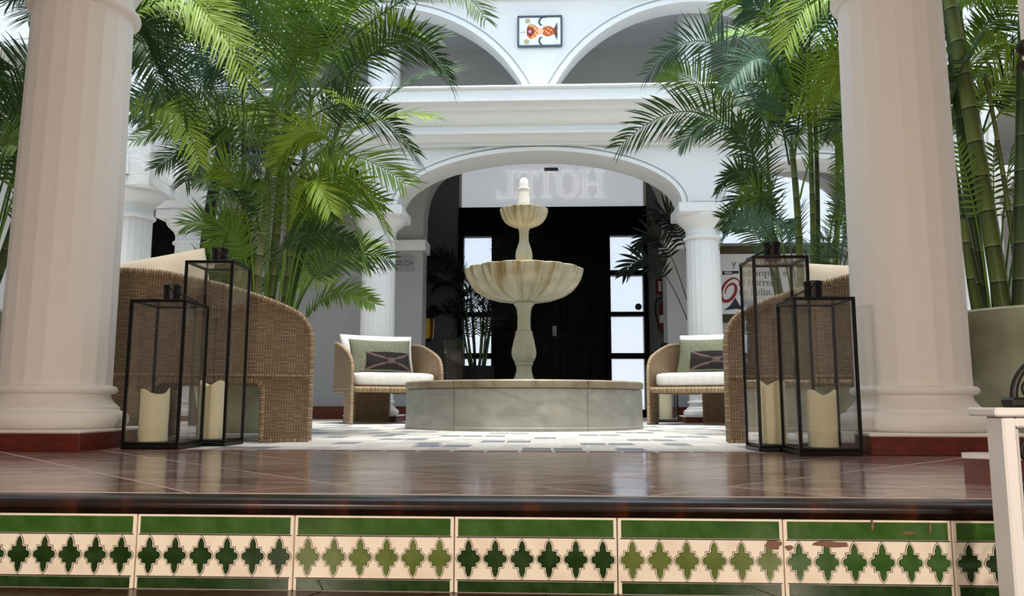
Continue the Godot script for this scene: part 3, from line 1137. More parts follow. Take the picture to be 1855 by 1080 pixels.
func columns():
	column("big cream fluted column in the left foreground on a red plinth beside the two lanterns", -1.895, -3.03, 0.197, 0.186, 0.262, "cream_paint", "front row columns")
	column("big cream fluted column in the right foreground on a red plinth, before the glazed pot", 1.345, -3.03, 0.197, 0.186, 0.268, "cream_paint", "front row columns")
	column("white fluted column left of the fountain, standing behind the left small armchair", -1.65, -7.7, 0.168, 0.16, 0.25, "white_paint", "rear arcade columns")
	column("white fluted column right of the fountain, standing behind the right small armchair", 1.51, -7.7, 0.168, 0.16, 0.25, "white_paint", "rear arcade columns")
	column("white column half hidden behind the big left foreground column, carrying the corner of the arcade", -3.57, -6.61, 0.168, 0.162, 0.25, "white_paint", "side arcade columns")
	column("white column in shade behind the left palm with a dark void beside it", -3.57, -7.78, 0.168, 0.162, 0.25, "white_paint", "side arcade columns")
	column("white column seen between the big right foreground column and the thick canes", 3.55, -6.61, 0.168, 0.162, 0.25, "white_paint", "side arcade columns")
	column("white column hidden behind the right palm in the far corner of the arcade", 3.55, -7.78, 0.168, 0.162, 0.25, "white_paint", "side arcade columns")


# ==================================================================== fountain
func lobes(ph: float, _y: float, r: float, count: int, depth: float, rmin: float) -> float:
	var t := absf(sin(ph * count / 2.0))
	return 1.0 + depth * (pow(t, 0.6) - 0.6) * clampf((r - rmin) / 0.05, 0.0, 1.0)


func fountain(at: Vector3):
	var f := thing("fountain", "tiered marble fountain with two scalloped bowls above a round grey marble basin", "fountain", at)
	var R := 0.84
	var m := MB.new()
	m.lathe([Vector2(0, 0), Vector2(R - 0.012, 0), Vector2(R - 0.012, 0.30), Vector2(R - 0.10, 0.30), Vector2(R - 0.10, 0.1), Vector2(0, 0.1)], 72)
	part("basin_core", m, "coping_marble", f)
	for k in 6:
		var a := deg_to_rad(240.0 + 60.0 * k)
		m = MB.new()
		m.lathe([Vector2(R + 0.002, 0.0), Vector2(R + 0.004, 0.022), Vector2(R - 0.002, 0.027), Vector2(R - 0.004, 0.262), Vector2(R - 0.012, 0.27)], 28, Vector3.ZERO, null, 25.0, a + 0.0018, a + TAU / 6 - 0.0018)
		part("basin_panel", m, "grey_marble", f)
		m = MB.new()
		m.lathe([Vector2(R - 0.014, 0.27), Vector2(R + 0.002, 0.274), Vector2(R + 0.006, 0.282), Vector2(R + 0.006, 0.312), Vector2(R - 0.004, 0.321), Vector2(R - 0.10, 0.321), Vector2(R - 0.105, 0.30)], 28, Vector3.ZERO, null, 40.0, a + 0.0015, a + TAU / 6 - 0.0015)
		part("basin_rim", m, "coping_marble", f)
	m = MB.new()
	m.lathe([Vector2(R - 0.10, 0.235), Vector2(0.0, 0.2352)], 48)
	part("water", m, mat("water", Color(0.35, 0.42, 0.42), 0.03, {"metallic_specular": 0.6}), f)
	# lower stem
	var st := func(ph: float, y: float, _r: float, y0: float, y1: float, n: int) -> float:
		if y < y0 or y > y1:
			return 1.0
		return 1.0 + 0.10 * (pow(absf(sin(ph * n / 2.0)), 0.6) - 0.7) * sin(PI * (y - y0) / (y1 - y0))
	m = MB.new()
	m.lathe([Vector2(0.09, 0.1), Vector2(0.09, 0.33), Vector2(0.074, 0.345), Vector2(0.064, 0.372), Vector2(0.055, 0.405), Vector2(0.054, 0.43), Vector2(0.06, 0.447), Vector2(0.066, 0.452), Vector2(0.066, 0.463), Vector2(0.062, 0.466), Vector2(0.072, 0.478), Vector2(0.084, 0.50), Vector2(0.09, 0.527), Vector2(0.087, 0.56), Vector2(0.079, 0.60), Vector2(0.069, 0.645), Vector2(0.062, 0.672), Vector2(0.063, 0.685), Vector2(0.058, 0.693), Vector2(0.05, 0.70), Vector2(0.0475, 0.74), Vector2(0.0475, 0.80), Vector2(0.052, 0.845), Vector2(0.06, 0.87), Vector2(0.07, 0.884), Vector2(0.077, 0.889), Vector2(0.077, 0.898), Vector2(0.068, 0.902), Vector2(0.068, 0.915)], 96, Vector3.ZERO, st.bind(0.466, 0.685, 10))
	part("lower_stem", m, "stem_marble", f)
	m = MB.new()
	m.lathe([Vector2(0.0, 0.90), Vector2(0.07, 0.902), Vector2(0.14, 0.908), Vector2(0.22, 0.922), Vector2(0.29, 0.948), Vector2(0.345, 0.985), Vector2(0.385, 1.03), Vector2(0.412, 1.08), Vector2(0.425, 1.125), Vector2(0.424, 1.137), Vector2(0.412, 1.142), Vector2(0.395, 1.135), Vector2(0.375, 1.08), Vector2(0.32, 1.01), Vector2(0.2, 0.965), Vector2(0.0, 0.955)], 256, Vector3.ZERO, lobes.bind(16, 0.075, 0.14), 60.0)
	part("large_bowl", m, "bowl_marble", f)
	m = MB.new()
	m.lathe([Vector2(0.05, 0.955), Vector2(0.05, 1.15), Vector2(0.046, 1.16), Vector2(0.041, 1.172), Vector2(0.043, 1.183), Vector2(0.053, 1.20), Vector2(0.061, 1.225), Vector2(0.0625, 1.247), Vector2(0.059, 1.275), Vector2(0.05, 1.31), Vector2(0.042, 1.332), Vector2(0.040, 1.342), Vector2(0.036, 1.348), Vector2(0.034, 1.375), Vector2(0.034, 1.41), Vector2(0.038, 1.44), Vector2(0.046, 1.457), Vector2(0.05, 1.462), Vector2(0.05, 1.47)], 80, Vector3.ZERO, st.bind(1.183, 1.335, 10))
	part("upper_stem", m, "stem_marble", f)
	m = MB.new()
	m.lathe([Vector2(0.0, 1.456), Vector2(0.045, 1.458), Vector2(0.08, 1.466), Vector2(0.115, 1.482), Vector2(0.143, 1.507), Vector2(0.163, 1.54), Vector2(0.174, 1.575), Vector2(0.175, 1.59), Vector2(0.168, 1.594), Vector2(0.155, 1.585), Vector2(0.13, 1.54), Vector2(0.07, 1.51), Vector2(0.0, 1.505)], 192, Vector3.ZERO, lobes.bind(12, 0.085, 0.05), 60.0)
	part("small_bowl", m, "bowl_marble", f)
	m = MB.new()
	m.lathe([Vector2(0.036, 1.505), Vector2(0.036, 1.60), Vector2(0.031, 1.612), Vector2(0.036, 1.626), Vector2(0.043, 1.634), Vector2(0.044, 1.65), Vector2(0.0405, 1.70), Vector2(0.038, 1.735), Vector2(0.043, 1.742), Vector2(0.0445, 1.75), Vector2(0.042, 1.757), Vector2(0.034, 1.762), Vector2(0.0335, 1.79), Vector2(0.030, 1.815), Vector2(0.021, 1.831), Vector2(0.009, 1.837), Vector2(0.0, 1.838)], 72, Vector3.ZERO, st.bind(1.62, 1.83, 10))
	part("finial", m, "finial_marble", f)


# ==================================================================== seats and cushions
func top_of(t: float) -> float:
	var k := [[0.0, 0.43], [0.006, 0.465], [0.018, 0.498], [0.035, 0.522], [0.06, 0.546], [0.11, 0.572], [0.2, 0.605], [0.32, 0.641], [0.5, 0.686], [0.65, 0.704], [0.85, 0.712], [2.0, 0.712]]
	for i in k.size() - 1:
		if t <= k[i + 1][0]:
			return lerpf(k[i][1], k[i + 1][1], (t - k[i][0]) / (k[i + 1][0] - k[i][0]))
	return 0.71


func chair(label: String, group: String, at: Vector3, turn: float, hw: float, dp: float, rear_side := 0.0, tall := 1.0) -> Node3D:
	var o := thing("wicker_armchair", label, "armchair", at, turn, group)
	var R := 0.2
	var hb := 0.272
	var cr := 0.05
	var ts := [0.0, 0.006, 0.018, 0.035, 0.06, 0.085, 0.11, 0.15, 0.1999, 0.2001, 0.203, 0.21, 0.22, 0.235, 0.25, 0.3]
	if rear_side > 0.0:
		var e0 := dp - rear_side
		ts.append_array([0.4, e0 - 0.05, e0 - 0.035, e0 - 0.02, e0 - 0.01, e0 - 0.003, e0 - 0.0001, e0 + 0.0001, e0 + 0.01])
	else:
		ts.append_array([0.4, 0.5])
	ts.append(dp - R)
	# samples: point, outward normal, distance from the front, height of the lower edge
	var S := []
	var low := func(t: float) -> float:
		if t <= 0.2:
			return 0.0
		if t < 0.25:
			return hb - cr + sqrt(maxf(0.0, cr * cr - (0.25 - t) * (0.25 - t)))
		if rear_side > 0.0:
			var e := dp - rear_side
			if t >= e:
				return 0.0
			if t > e - cr:
				var q := t - (e - cr)
				return hb - cr + sqrt(maxf(0.0, cr * cr - q * q))
		return hb
	for t in ts:
		S.append([Vector3(-hw, 0, -t), Vector3(-1, 0, 0), t, low.call(t)])
	for i in range(1, 8):
		var a := PI / 2 * i / 8
		var p := Vector3(-hw + R - R * cos(a), 0, -dp + R - R * sin(a))
		S.append([p, Vector3(-cos(a), 0, -sin(a)), -p.z, 0.0 if rear_side > 0.0 and i < 5 else hb])
	var bw := 0.16
	for x in [-hw + R, -bw - 0.002, -bw, 0.0, bw, bw + 0.002, hw - R]:
		var lo := hb
		if rear_side <= 0.0 and absf(x) <= bw + 0.001:
			lo = 0.0
		S.append([Vector3(x, 0, -dp), Vector3(0, 0, -1), dp, lo])
	for i in range(S.size() - 8, -1, -1):
		var s = S[i]
		S.append([Vector3(-s[0].x, 0, s[0].z), Vector3(-s[1].x, 0, s[1].z), s[2], s[3]])
	var m := MB.new()
	var th := 0.022
	var along := 0.0
	var top := PackedVector3Array()
	var bot := PackedVector3Array()
	for i in S.size():
		var s = S[i]
		if i:
			along += S[i - 1][0].distance_to(s[0])
		var ht := top_of(s[2]) * tall
		top.push_back(s[0] + Vector3(0, ht, 0) - s[1] * th / 2)
		bot.push_back(s[0] + Vector3(0, s[3] + (0.008 if s[3] < 0.1 else 0.0), 0) - s[1] * th / 2)
		for side in 2:
			var p: Vector3 = s[0] - s[1] * (th * side)
			var nn: Vector3 = s[1] * (1.0 if side == 0 else -1.0)
			m.put(p + Vector3(0, s[3], 0), nn, Vector2(along, s[3]))
			m.put(p + Vector3(0, ht, 0), nn, Vector2(along, ht))
		if i:
			var b := i * 4
			# outer: previous bottom, top then this bottom, top; outside seen with the path running left to back to right
			m.ix.append_array([b - 4, b, b - 3, b, b + 1, b - 3])
			m.ix.append_array([b - 2, b - 1, b + 2, b + 2, b - 1, b + 3])
	part("woven_shell", m, "wicker", o)
	# wrapped cane along the whole border
	var ring := PackedVector3Array()
	ring.push_back(bot[0])
	ring.append_array(top)
	for i in range(bot.size() - 1, -1, -1):
		ring.push_back(bot[i])
	m = MB.new()
	m.tube(ring, 0.0145, 8)
	part("wrapped_edge", m, "rattan_wrap", o)
	m = MB.new()
	m.tube(PackedVector3Array([Vector3(-hw + 0.01, hb + 0.015, -0.035), Vector3(hw - 0.01, hb + 0.015, -0.035)]), 0.026, 10)
	part("seat_rail", m, "rattan_wrap", o)
	m = MB.new()
	m.box(Vector3(0, hb + 0.02, -dp / 2), Vector3(hw * 2 - 0.05, 0.03, dp - 0.12), 0.005)
	part("seat_deck", m, "wicker", o)
	# a cane line woven round the shell at seat height
	m = MB.new()
	var line := PackedVector3Array()
	for s in S:
		line.push_back(s[0] + Vector3(0, hb + 0.02, 0) + s[1] * 0.001)
	m.tube(line, 0.005, 6)
	part("seat_band", m, "rattan_wrap", o)
	return o


func superbox(size: Vector3, e := 0.22, n := 40) -> MB:
	var rows := []
	var sp := func(x: float, k: float) -> float: return signf(x) * pow(absf(x), k)
	for i in n / 2 + 1:
		var la := -PI / 2 + PI * i / (n / 2)
		var row := PackedVector3Array()
		for j in n + 1:
			var lo := TAU * j / n
			row.push_back(Vector3(size.x / 2 * sp.call(cos(la), e * 1.6) * sp.call(cos(lo), e), size.y / 2 * sp.call(sin(la), e * 1.6), -size.z / 2 * sp.call(cos(la), e * 1.6) * sp.call(sin(lo), e)))
		rows.append(row)
	var m := MB.new()
	m.grid(rows, true)
	return m


func pillow(w: float, h: float, t: float, n := 24, sag := 0.06) -> MB:
	var m := MB.new()
	for side in 2:
		var rows := []
		var vs := PackedFloat32Array()
		for i in n + 1:
			var b := -cos(PI * i / n)
			var row := PackedVector3Array()
			for j in n + 1:
				var a := -cos(PI * j / n)
				var th := t / 2 * pow(maxf((1 - pow(absf(a), 2.4)) * (1 - pow(absf(b), 2.4)), 0.0), 0.42)
				th += t * 0.03 * sin(a * 7.0 + b * 3.0) * (1 - a * a) * (1 - b * b)
				row.push_back(Vector3(a * w / 2 * (1 - sag * (1 - b * b) * 0.7), b * h / 2 * (1 - sag * (1 - a * a)), th if side == 0 else -th))
			rows.append(row)
			vs.push_back(1.0 - (b + 1) / 2)
		m.grid(rows, false, PackedFloat32Array(), vs, side == 1)
	return m


func cushion(called: String, shape: MB, m: String, label: String, group: String, xf: Transform3D) -> Node3D:
	var o := part(called, shape, m)
	o.transform = xf
	return tag(o, label, "cushion" if called != "throw_pillow" else "pillow", group)


func armchairs():
	var spots := [
		["left", Vector3(-1.247, 0, -6.69), 28.0, "white column left of the fountain", -0.02],
		["right", Vector3(1.183, 0, -6.58), -28.0, "white column right of the fountain", 0.0],
	]
	for s in spots:
		var o := chair("woven rattan armchair standing behind the fountain on its %s, before the white column" % s[0], "small armchairs behind the fountain", s[1], deg_to_rad(s[2]), 0.40, 0.80)
		var x: Transform3D = o.transform
		cushion("seat_cushion", superbox(Vector3(0.72, 0.125, 0.64)), "white_cloth", "white seat cushion on the %s rattan armchair behind the fountain" % s[0], "white cushions of the small armchairs", x * Transform3D(Basis(), Vector3(0, 0.372, -0.36)))
		cushion("back_cushion", pillow(0.68, 0.37, 0.19), "white_cloth", "white back cushion leaning in the %s rattan armchair, under the column" % s[0], "white cushions of the small armchairs", x * Transform3D(Basis(Vector3.RIGHT, -0.22), Vector3(0, 0.612, -0.655)))
		cushion("throw_pillow", pillow(0.57, 0.31, 0.13, 24, 0.09), "throw_cloth", "sage green throw pillow with a dark petal motif on the %s rattan armchair" % s[0], "green throw pillows", x * Transform3D(Basis(Vector3.RIGHT, -0.3), Vector3(s[4], 0.592, -0.47)))
	var tl := PI / 2 + 0.31
	var l := chair("large rattan lounge chair on the left seen from its side, behind two glass lanterns", "large lounge chairs in the foreground", Vector3(-1.06, 0, -3.56) + Basis(Vector3.UP, tl) * Vector3(0.38, 0, 0), tl, 0.38, 0.92, 0.26, 1.04)
	cushion("seat_cushion", superbox(Vector3(0.66, 0.13, 0.74)), "cream_cloth", "cream seat cushion inside the large lounge chair on the left", "cream cushions of the lounge chairs", l.transform * Transform3D(Basis(), Vector3(0, 0.372, -0.45)))
	cushion("back_cushion", pillow(0.46, 0.44, 0.2, 24, 0.03), "cream_cloth", "cream cushion with a raised corner showing over the back of the left lounge chair", "cream cushions of the lounge chairs", Transform3D(Basis(Vector3.UP, 0.2) * Basis(Vector3.BACK, 0.22) * Basis(Vector3.RIGHT, -0.12), Vector3(-1.84, 0.66, -3.72)))
	var tr := -PI / 2 - 0.31
	var r := chair("large rattan lounge chair on the right seen from its side, behind two glass lanterns", "large lounge chairs in the foreground", Vector3(0.80, 0, -3.62) + Basis(Vector3.UP, tr) * Vector3(-0.38, 0, 0), tr, 0.38, 0.88, 0.30, 1.04)
	cushion("seat_cushion", superbox(Vector3(0.66, 0.13, 0.70)), "cream_cloth", "cream seat cushion inside the large lounge chair on the right", "cream cushions of the lounge chairs", r.transform * Transform3D(Basis(), Vector3(0, 0.372, -0.43)))
	cushion("back_cushion", pillow(0.5, 0.44, 0.2), "cream_cloth", "cream cushion standing upright in the right lounge chair beside the big column", "cream cushions of the lounge chairs", Transform3D(Basis(Vector3.UP, -0.2) * Basis(Vector3.BACK, -0.05) * Basis(Vector3.RIGHT, -0.1), Vector3(1.47, 0.61, -3.77)))


# ==================================================================== lanterns and candles
func lantern(label: String, group: String, at: Vector3, w: float, h: float, cap_w: float, lean: float) -> void:
	var o := thing("lantern", label, "lantern", at, 0, group)
	var hw := w / 2
	var p := 0.0055
	part("base", boxes([[Vector3(0, 0.009, 0), Vector3(w + 0.012, 0.018, w + 0.012)], [Vector3(0, 0.022, 0), Vector3(w - 0.004, 0.01, w - 0.004)]], 0.003), "black_metal", o)
	for sx in [-1, 1]:
		for sz in [-1, 1]:
			part("post", span(sx * hw - p, sx * hw + p, 0.018, h - 0.006, sz * hw - p, sz * hw + p, 0.0015), "black_metal", o)
	var m := MB.new()
	for s in [-1, 1]:
		m.box(Vector3(0, h - 0.005, s * hw), Vector3(w + 2 * p, 0.011, 2 * p), 0.0015)
		m.box(Vector3(s * hw, h - 0.005, 0), Vector3(2 * p, 0.011, w - 2 * p), 0.0015)
	part("top_frame", m, "black_metal", o)
	for k in 4:
		var g := MB.new()
		g.box(Vector3(0, 0, 0), Vector3(w - 2 * p - 0.002, h - 0.042, 0.0025))
		var q := part("glass_pane", g, "pane", o)
		q.rotation.y = PI / 2 * k
		q.position = Vector3(sin(PI / 2 * k) * hw, (h - 0.012 + 0.028) / 2, cos(PI / 2 * k) * hw)
	var lid := MB.new()
	lid.box(Vector3(0, h - 0.005, 0), Vector3(w - 2 * p - 0.002, 0.003, w - 2 * p - 0.002))
	part("glass_lid", lid, "pane", o)
	m = MB.new()
	m.lathe([Vector2(cap_w * 0.94, h - 0.003), Vector2(cap_w * 0.94, h + 0.05), Vector2(cap_w, h + 0.055), Vector2(cap_w, h + 0.066), Vector2(cap_w * 0.9, h + 0.068), Vector2(0, h + 0.068)], 28)
	part("chimney_cap", m, "black_metal", o)
	# wire bail lying over the lid
	m = MB.new()
	var path := PackedVector3Array()
	for i in 15:
		var t := PI * i / 14
		path.push_back(Vector3(lean * hw * sin(t) * 1.02, h + 0.004 + 0.056 * (1 - pow(sin(t), 0.7)) , cos(t) * cap_w * 1.02))
	m.tube(path, 0.0022, 6)
	part("handle", m, "black_metal", o)


func candle(label: String, at: Vector3, r: float, h: float, sd: float) -> void:
	var o := thing("candle", label, "candle", at, 0, "pillar candles in the lanterns")
	var wav := func(ph: float, y: float, _r: float) -> float:
		return 1.0 + 0.012 * sin(ph * 3 + sd + y * 9)
	var rows := []
	# outside and inside walls; the rim rises and falls round the candle
	for pr in [[1.0, 0.0, 0.0], [1.0, 0.3, 0.0], [1.0, 0.7, 0.0], [1.0, 1.0, 0.7], [0.985, 1.0, 1.0], [0.93, 1.0, 1.0], [0.86, 0.96, 0.8], [0.80, 0.92, 0.4], [0.5, 0.9, 0.2], [0.02, 0.9, 0.0]]:
		var row := PackedVector3Array()
		for j in 41:
			var ph := TAU * j / 40
			var rim: float = (0.011 * sin(ph * 2 + sd) + 0.006 * sin(ph * 3 + sd * 2)) * pr[2]
			var k: float = wav.call(ph, pr[1], 0.0)
			row.push_back(Vector3(cos(ph) * r * pr[0] * k, h * pr[1] + rim, -sin(ph) * r * pr[0] * k))
		rows.append(row)
	var m := MB.new()
	m.grid(rows, true)
	part("wax_body", m, "wax", o)
	m = MB.new()
	m.tube(PackedVector3Array([Vector3(0, h * 0.89, 0), Vector3(0.001, h * 0.95, 0.001), Vector3(0.003, h * 0.97, 0.001)]), 0.002, 6)
	part("wick", m, "wick", o)


func lanterns():
	var g := "black framed glass lanterns"
	lantern("shorter black framed glass lantern in front on the left, beside the red plinth", g, Vector3(-1.457, 0, -3.022), 0.204, 0.557, 0.034, 1.0)
	lantern("taller black framed glass lantern on the left, standing behind the shorter one", g, Vector3(-1.378, 0, -3.265), 0.19, 0.75, 0.034, 1.0)
	lantern("shorter black framed glass lantern in front on the right, beside the red plinth", g, Vector3(0.9325, 0, -2.818), 0.195, 0.53, 0.033, -1.0)
	lantern("taller black framed glass lantern on the right, standing behind the shorter one", g, Vector3(0.86, 0, -3.045), 0.194, 0.715, 0.033, -1.0)
	lantern("black framed glass lantern on the floor behind the right small armchair", g, Vector3(1.13, 0, -7.78), 0.2, 0.69, 0.034, -1.0)
	lantern("black framed glass lantern on the floor of the entrance behind the left small armchair", g, Vector3(-0.98, 0, -8.4), 0.2, 0.86, 0.034, 1.0)
	candle("cream pillar candle in the shorter lantern on the left", Vector3(-1.497, 0.028, -3.02), 0.052, 0.185, 0.4)
	candle("tall cream pillar candle in the taller lantern on the left", Vector3(-1.375, 0.028, -3.26), 0.052, 0.222, 2.0)
	candle("cream pillar candle in the shorter lantern on the right", Vector3(0.94, 0.028, -2.815), 0.049, 0.18, 1.2)
	candle("tall cream pillar candle in the taller lantern on the right", Vector3(0.835, 0.028, -3.045), 0.05, 0.22, 3.1)
	candle("cream pillar candle in the lantern behind the right small armchair", Vector3(1.13, 0.028, -7.78), 0.06, 0.27, 0.9)


# ==================================================================== things on the walls
func text_part(s: String, height: float, depth: float, m: String, parent: Node, at: Vector3, right := false) -> void:
	var fo := SystemFont.new()
	fo.font_names = PackedStringArray(["Droid Serif"])
	var t := TextMesh.new()
	t.text = s
	t.font = fo
	t.font_size = 32
	t.pixel_size = height / 32.0
	t.depth = depth
	t.curve_step = 2.0
	t.horizontal_alignment = HORIZONTAL_ALIGNMENT_RIGHT if right else HORIZONTAL_ALIGNMENT_LEFT
	var o := part("lettering", t, m, parent)
	o.position = at


func wall_things():
	# framed picture on the pier between the upper arches
	var p := thing("framed_picture", "picture of an orange patterned fish in a grey frame between the two upper arches", "picture", Vector3(-0.06, 3.814, -7.5))
	part("frame", frame_shape(-0.222, 0.222, -0.162, 0.162, 0.018, 0.0, 0.035), "picture_frame", p)
	var shapes := func(x: int, y: int) -> Color:
		var q := Vector2(0.66 + (x / 256.0 * 1.4 - 0.70) / 1.12, 0.5 + (y / 184.0 - 0.5) / 1.1)
		var c := Color(0.93, 0.95, 0.96)
		var n := sin(q.x * 46.0) * sin(q.y * 39.0 + q.x * 15.0)
		var body := Vector2((q.x - 0.90) / 0.20, (q.y - 0.50) / 0.17).length()
		var head := Vector2((q.x - 0.50) / 0.24, (q.y - 0.50) / (0.12 + 0.22 * clampf((0.62 - q.x) * 3.2, 0, 1))).length()
		var mouth := Vector2((q.x - 0.36) / 0.15, (q.y - 0.50) / 0.17).length()
		if absf(q.y - 0.48) < 0.008 and q.x > 0.13 and q.x < 0.3 or absf(q.y - 0.53) < 0.014 and q.x > 0.06 and q.x < 0.3:
			c = Color(0.62, 0.66, 0.70)
		if head < 1.0:
			c = Color(0.95, 0.72, 0.42) if n > -0.1 else Color(0.88, 0.42, 0.16)
			if q.y < 0.3 and n < 0.2:
				c = Color(0.62, 0.66, 0.50)
		if body < 1.0:
			c = Color(0.86, 0.48, 0.12) if n > 0.0 else Color(0.72, 0.27, 0.08)
			if body < 0.55 and n > 0.55:
				c = Color(0.97, 0.83, 0.55)
		if Vector2((q.x - 0.68) / 0.09, (q.y - 0.5) / 0.10).length() < 1.0:
			c = Color(0.97, 0.76, 0.60)
		if mouth < 1.0 and q.x > 0.27:
			c = Color(0.45, 0.10, 0.10) if mouth < 0.62 or n > 0.2 else Color(0.75, 0.28, 0.14)
			if mouth < 0.32:
				c = Color(0.90, 0.62, 0.70)
		for e in [[0.29, 0.16], [0.26, 0.83]]:
			var d := Vector2(q.x - e[0], q.y - e[1]).length()
			if d < 0.075:
				c = Color(0.50, 0.53, 0.45) if d > 0.05 else (Color(0.95, 0.76, 0.52) if d > 0.02 else Color(0.72, 0.36, 0.12))
		# dark curved fins and the forked tail
		for s in [-1.0, 1.0]:
			var fd := Vector2(q.x - 0.79, (q.y - 0.5) * s - 0.31)
			var ar := absf(fd.length() - 0.15)
			if ar < 0.028 * (1.0 - clampf((fd.x + 0.1) * 3.0, 0, 0.8)) and fd.x < 0.07 and fd.y > -0.13:
				c = Color(0.22, 0.25, 0.24)
			var td := Vector2(q.x - 1.14, (q.y - 0.5) * s - 0.10)
			if absf(td.x + td.y * -0.18) < 0.055 * (1.0 - clampf(td.y * 5.0, 0, 1)) and td.y > -0.12:
				c = Color(0.40, 0.20, 0.10) if td.y < 0.02 else Color(0.33, 0.36, 0.36)
		if q.y > 0.905 and q.y < 0.925 and q.x > 1.12 and q.x < 1.24 and sin(q.x * 300.0) > -0.3:
			c = Color(0.6, 0.62, 0.62)
		return c
	var art := mat("fish_print", Color.WHITE, 0.5, {"albedo_texture": tex(paint(256, 184, shapes))})
	var sheet := MB.new()
	sheet.grid([PackedVector3Array([Vector3(-0.205, -0.145, 0.018), Vector3(0.205, -0.145, 0.018)]), PackedVector3Array([Vector3(-0.205, 0.145, 0.018), Vector3(0.205, 0.145, 0.018)])], false, PackedFloat32Array(), PackedFloat32Array([1.0, 0.0]))
	part("print", sheet, art, p)
	part("backing", span(-0.21, 0.21, -0.15, 0.15, 0.0, 0.016), "white_satin", p)
	# lettering on the grey wall behind the left palm
	var w := thing("wall_lettering", "dark printed lettering on the wall left of the rear left column, half behind leaves", "lettering", Vector3(0, 0, -8.8))
	text_part("unda", 0.21, 0.003, "ink_grey", w, Vector3(-2.27, 1.80, 0.002), true)
	var m := MB.new()
	var r := RandomNumberGenerator.new()
	r.seed = 12
	for ln in [[1.655, -2.80, -2.28], [1.61, -2.80, -2.26], [1.535, -2.62, -2.44]]:
		var x: float = ln[1]
		while x < ln[2]:
			var wd := r.randf_range(0.02, 0.06)
			for k in int(wd / 0.012):
				m.box(Vector3(x + k * 0.012, ln[0] + r.randf_range(-0.003, 0.003), 0.0015), Vector3(0.006, 0.022 * r.randf_range(0.6, 1.0), 0.003))
			x += wd + 0.014
	var sm := part("small_print", m, "ink_grey", w)
	m = MB.new()
	for k in 3:
		m.box(Vector3(-2.33 - 0.05 * k, 1.715, 0.0015), Vector3(0.035, 0.05 - 0.01 * k, 0.003))
	part("green_mark", m, mat("olive_ink", Color(0.42, 0.44, 0.28), 0.7), w)
	# sign plate beside the left column
	var s := thing("sign_plate", "small grey metal sign plate with rounded corners just right of the rear left column", "sign", Vector3(-1.64, 1.735, -8.8))
	var pl := PackedVector2Array()
	for c in [[0.135, 0.075, 0.0], [-0.135, 0.075, PI / 2], [-0.135, -0.075, PI], [0.135, -0.075, PI * 1.5]]:
		for i in 6:
			var a: float = c[2] + PI / 2 * i / 5
			pl.push_back(Vector2(c[0] + 0.02 * cos(a), c[1] + 0.02 * sin(a)))
	m = MB.new()
	m.extrude(pl, 0, 0.008)
	part("plate", m, "plate_grey", s)
	m = MB.new()
	for k in 2:
		for q in 7:
			m.box(Vector3(-0.10 + q * 0.018, 0.018 - k * 0.034, 0.009), Vector3(0.012, 0.012, 0.002))
	part("lettering", m, "ink", s)
	m = MB.new()
	var loop := PackedVector3Array()
	for i in 25:
		var t := TAU * i / 24
		loop.push_back(Vector3(0.075 + 0.035 * cos(t), 0.0 + 0.022 * sin(t) * (1.0 if cos(t) > -0.6 else 1.4), 0.009))
	m.tube(loop, 0.0025, 5)
	m.box(Vector3(0.128, -0.002, 0.009), Vector3(0.012, 0.012, 0.002))
	part("fish_symbol", m, "ink", s)
	# framed poster on the right
	var q := thing("framed_poster", "framed poster with dark text and a red swirl right of the rear right column", "poster", Vector3(0, 0, -8.8))
	part("frame", frame_shape(1.80, 3.05, 1.06, 1.90, 0.085, 0.0, 0.04), "gilt", q)
	part("sheet", span(1.86, 2.99, 1.12, 1.84, 0.0, 0.018), "paper", q)
	var lines := ["y amasado por el Ca", "     ad arqui    e Ca", "   al Horrens,", "   ue Bolin."]
	for i in 4:
		text_part(lines[i], 0.088, 0.002, "ink", q, Vector3(2.03, 1.70 - i * 0.105, 0.019))
	m = MB.new()
	m.box(Vector3(1.99, 1.615, 0.020), Vector3(0.11, 0.010, 0.003))
	m.box(Vector3(1.99, 1.59, 0.020), Vector3(0.11, 0.010, 0.003))
	m.box(Vector3(1.94, 1.602, 0.020), Vector3(0.022, 0.045, 0.003))
	m.box(Vector3(2.07, 1.61, 0.020), Vector3(0.07, 0.03, 0.003))
	part("dark_mark", m, "ink", q)
	m = MB.new()
	var spiral := PackedVector3Array()
	var rad := []
	for i in 40:
		var t := i / 39.0
		var a := t * TAU * 1.55 + 0.5
		var e := Vector2(cos(a) * 0.10, sin(a) * 0.17) * (1.0 - 0.62 * t)
		e = e.rotated(-0.5)
		spiral.push_back(Vector3(2.0 + e.x, 1.40 + e.y, 0.020))
		rad.append(0.004 + 0.014 * sin(PI * t))
	m.tube(spiral, rad, 6)
	part("red_swirl", m, "swirl_red", q)
	m = MB.new()
	m.extrude(PackedVector2Array([Vector2(1.93, 1.19), Vector2(2.0, 1.24), Vector2(2.06, 1.33), Vector2(2.10, 1.25), Vector2(2.16, 1.19), Vector2(2.06, 1.205)]), 0.018, 0.021)
	part("blue_mark", m, "swirl_blue", q)
	# extinguisher and its sign on the entrance wall
	var x := thing("fire_extinguisher", "red fire extinguisher with a black hose on the wall right of the entrance door", "extinguisher", Vector3(1.545, 1.10, -10.49))
	m = MB.new()
	m.lathe([Vector2(0, 0), Vector2(0.07, 0.0), Vector2(0.078, 0.015), Vector2(0.078, 0.33), Vector2(0.068, 0.37), Vector2(0.045, 0.40), Vector2(0.024, 0.41), Vector2(0.024, 0.44), Vector2(0, 0.44)], 28)
	part("cylinder", m, "extinguisher_red", x)
	m = MB.new()
	m.lathe([Vector2(0.0786, 0.12), Vector2(0.079, 0.122), Vector2(0.079, 0.22), Vector2(0.0786, 0.222)], 28)
	part("label", m, "label_white", x)
	m = MB.new()
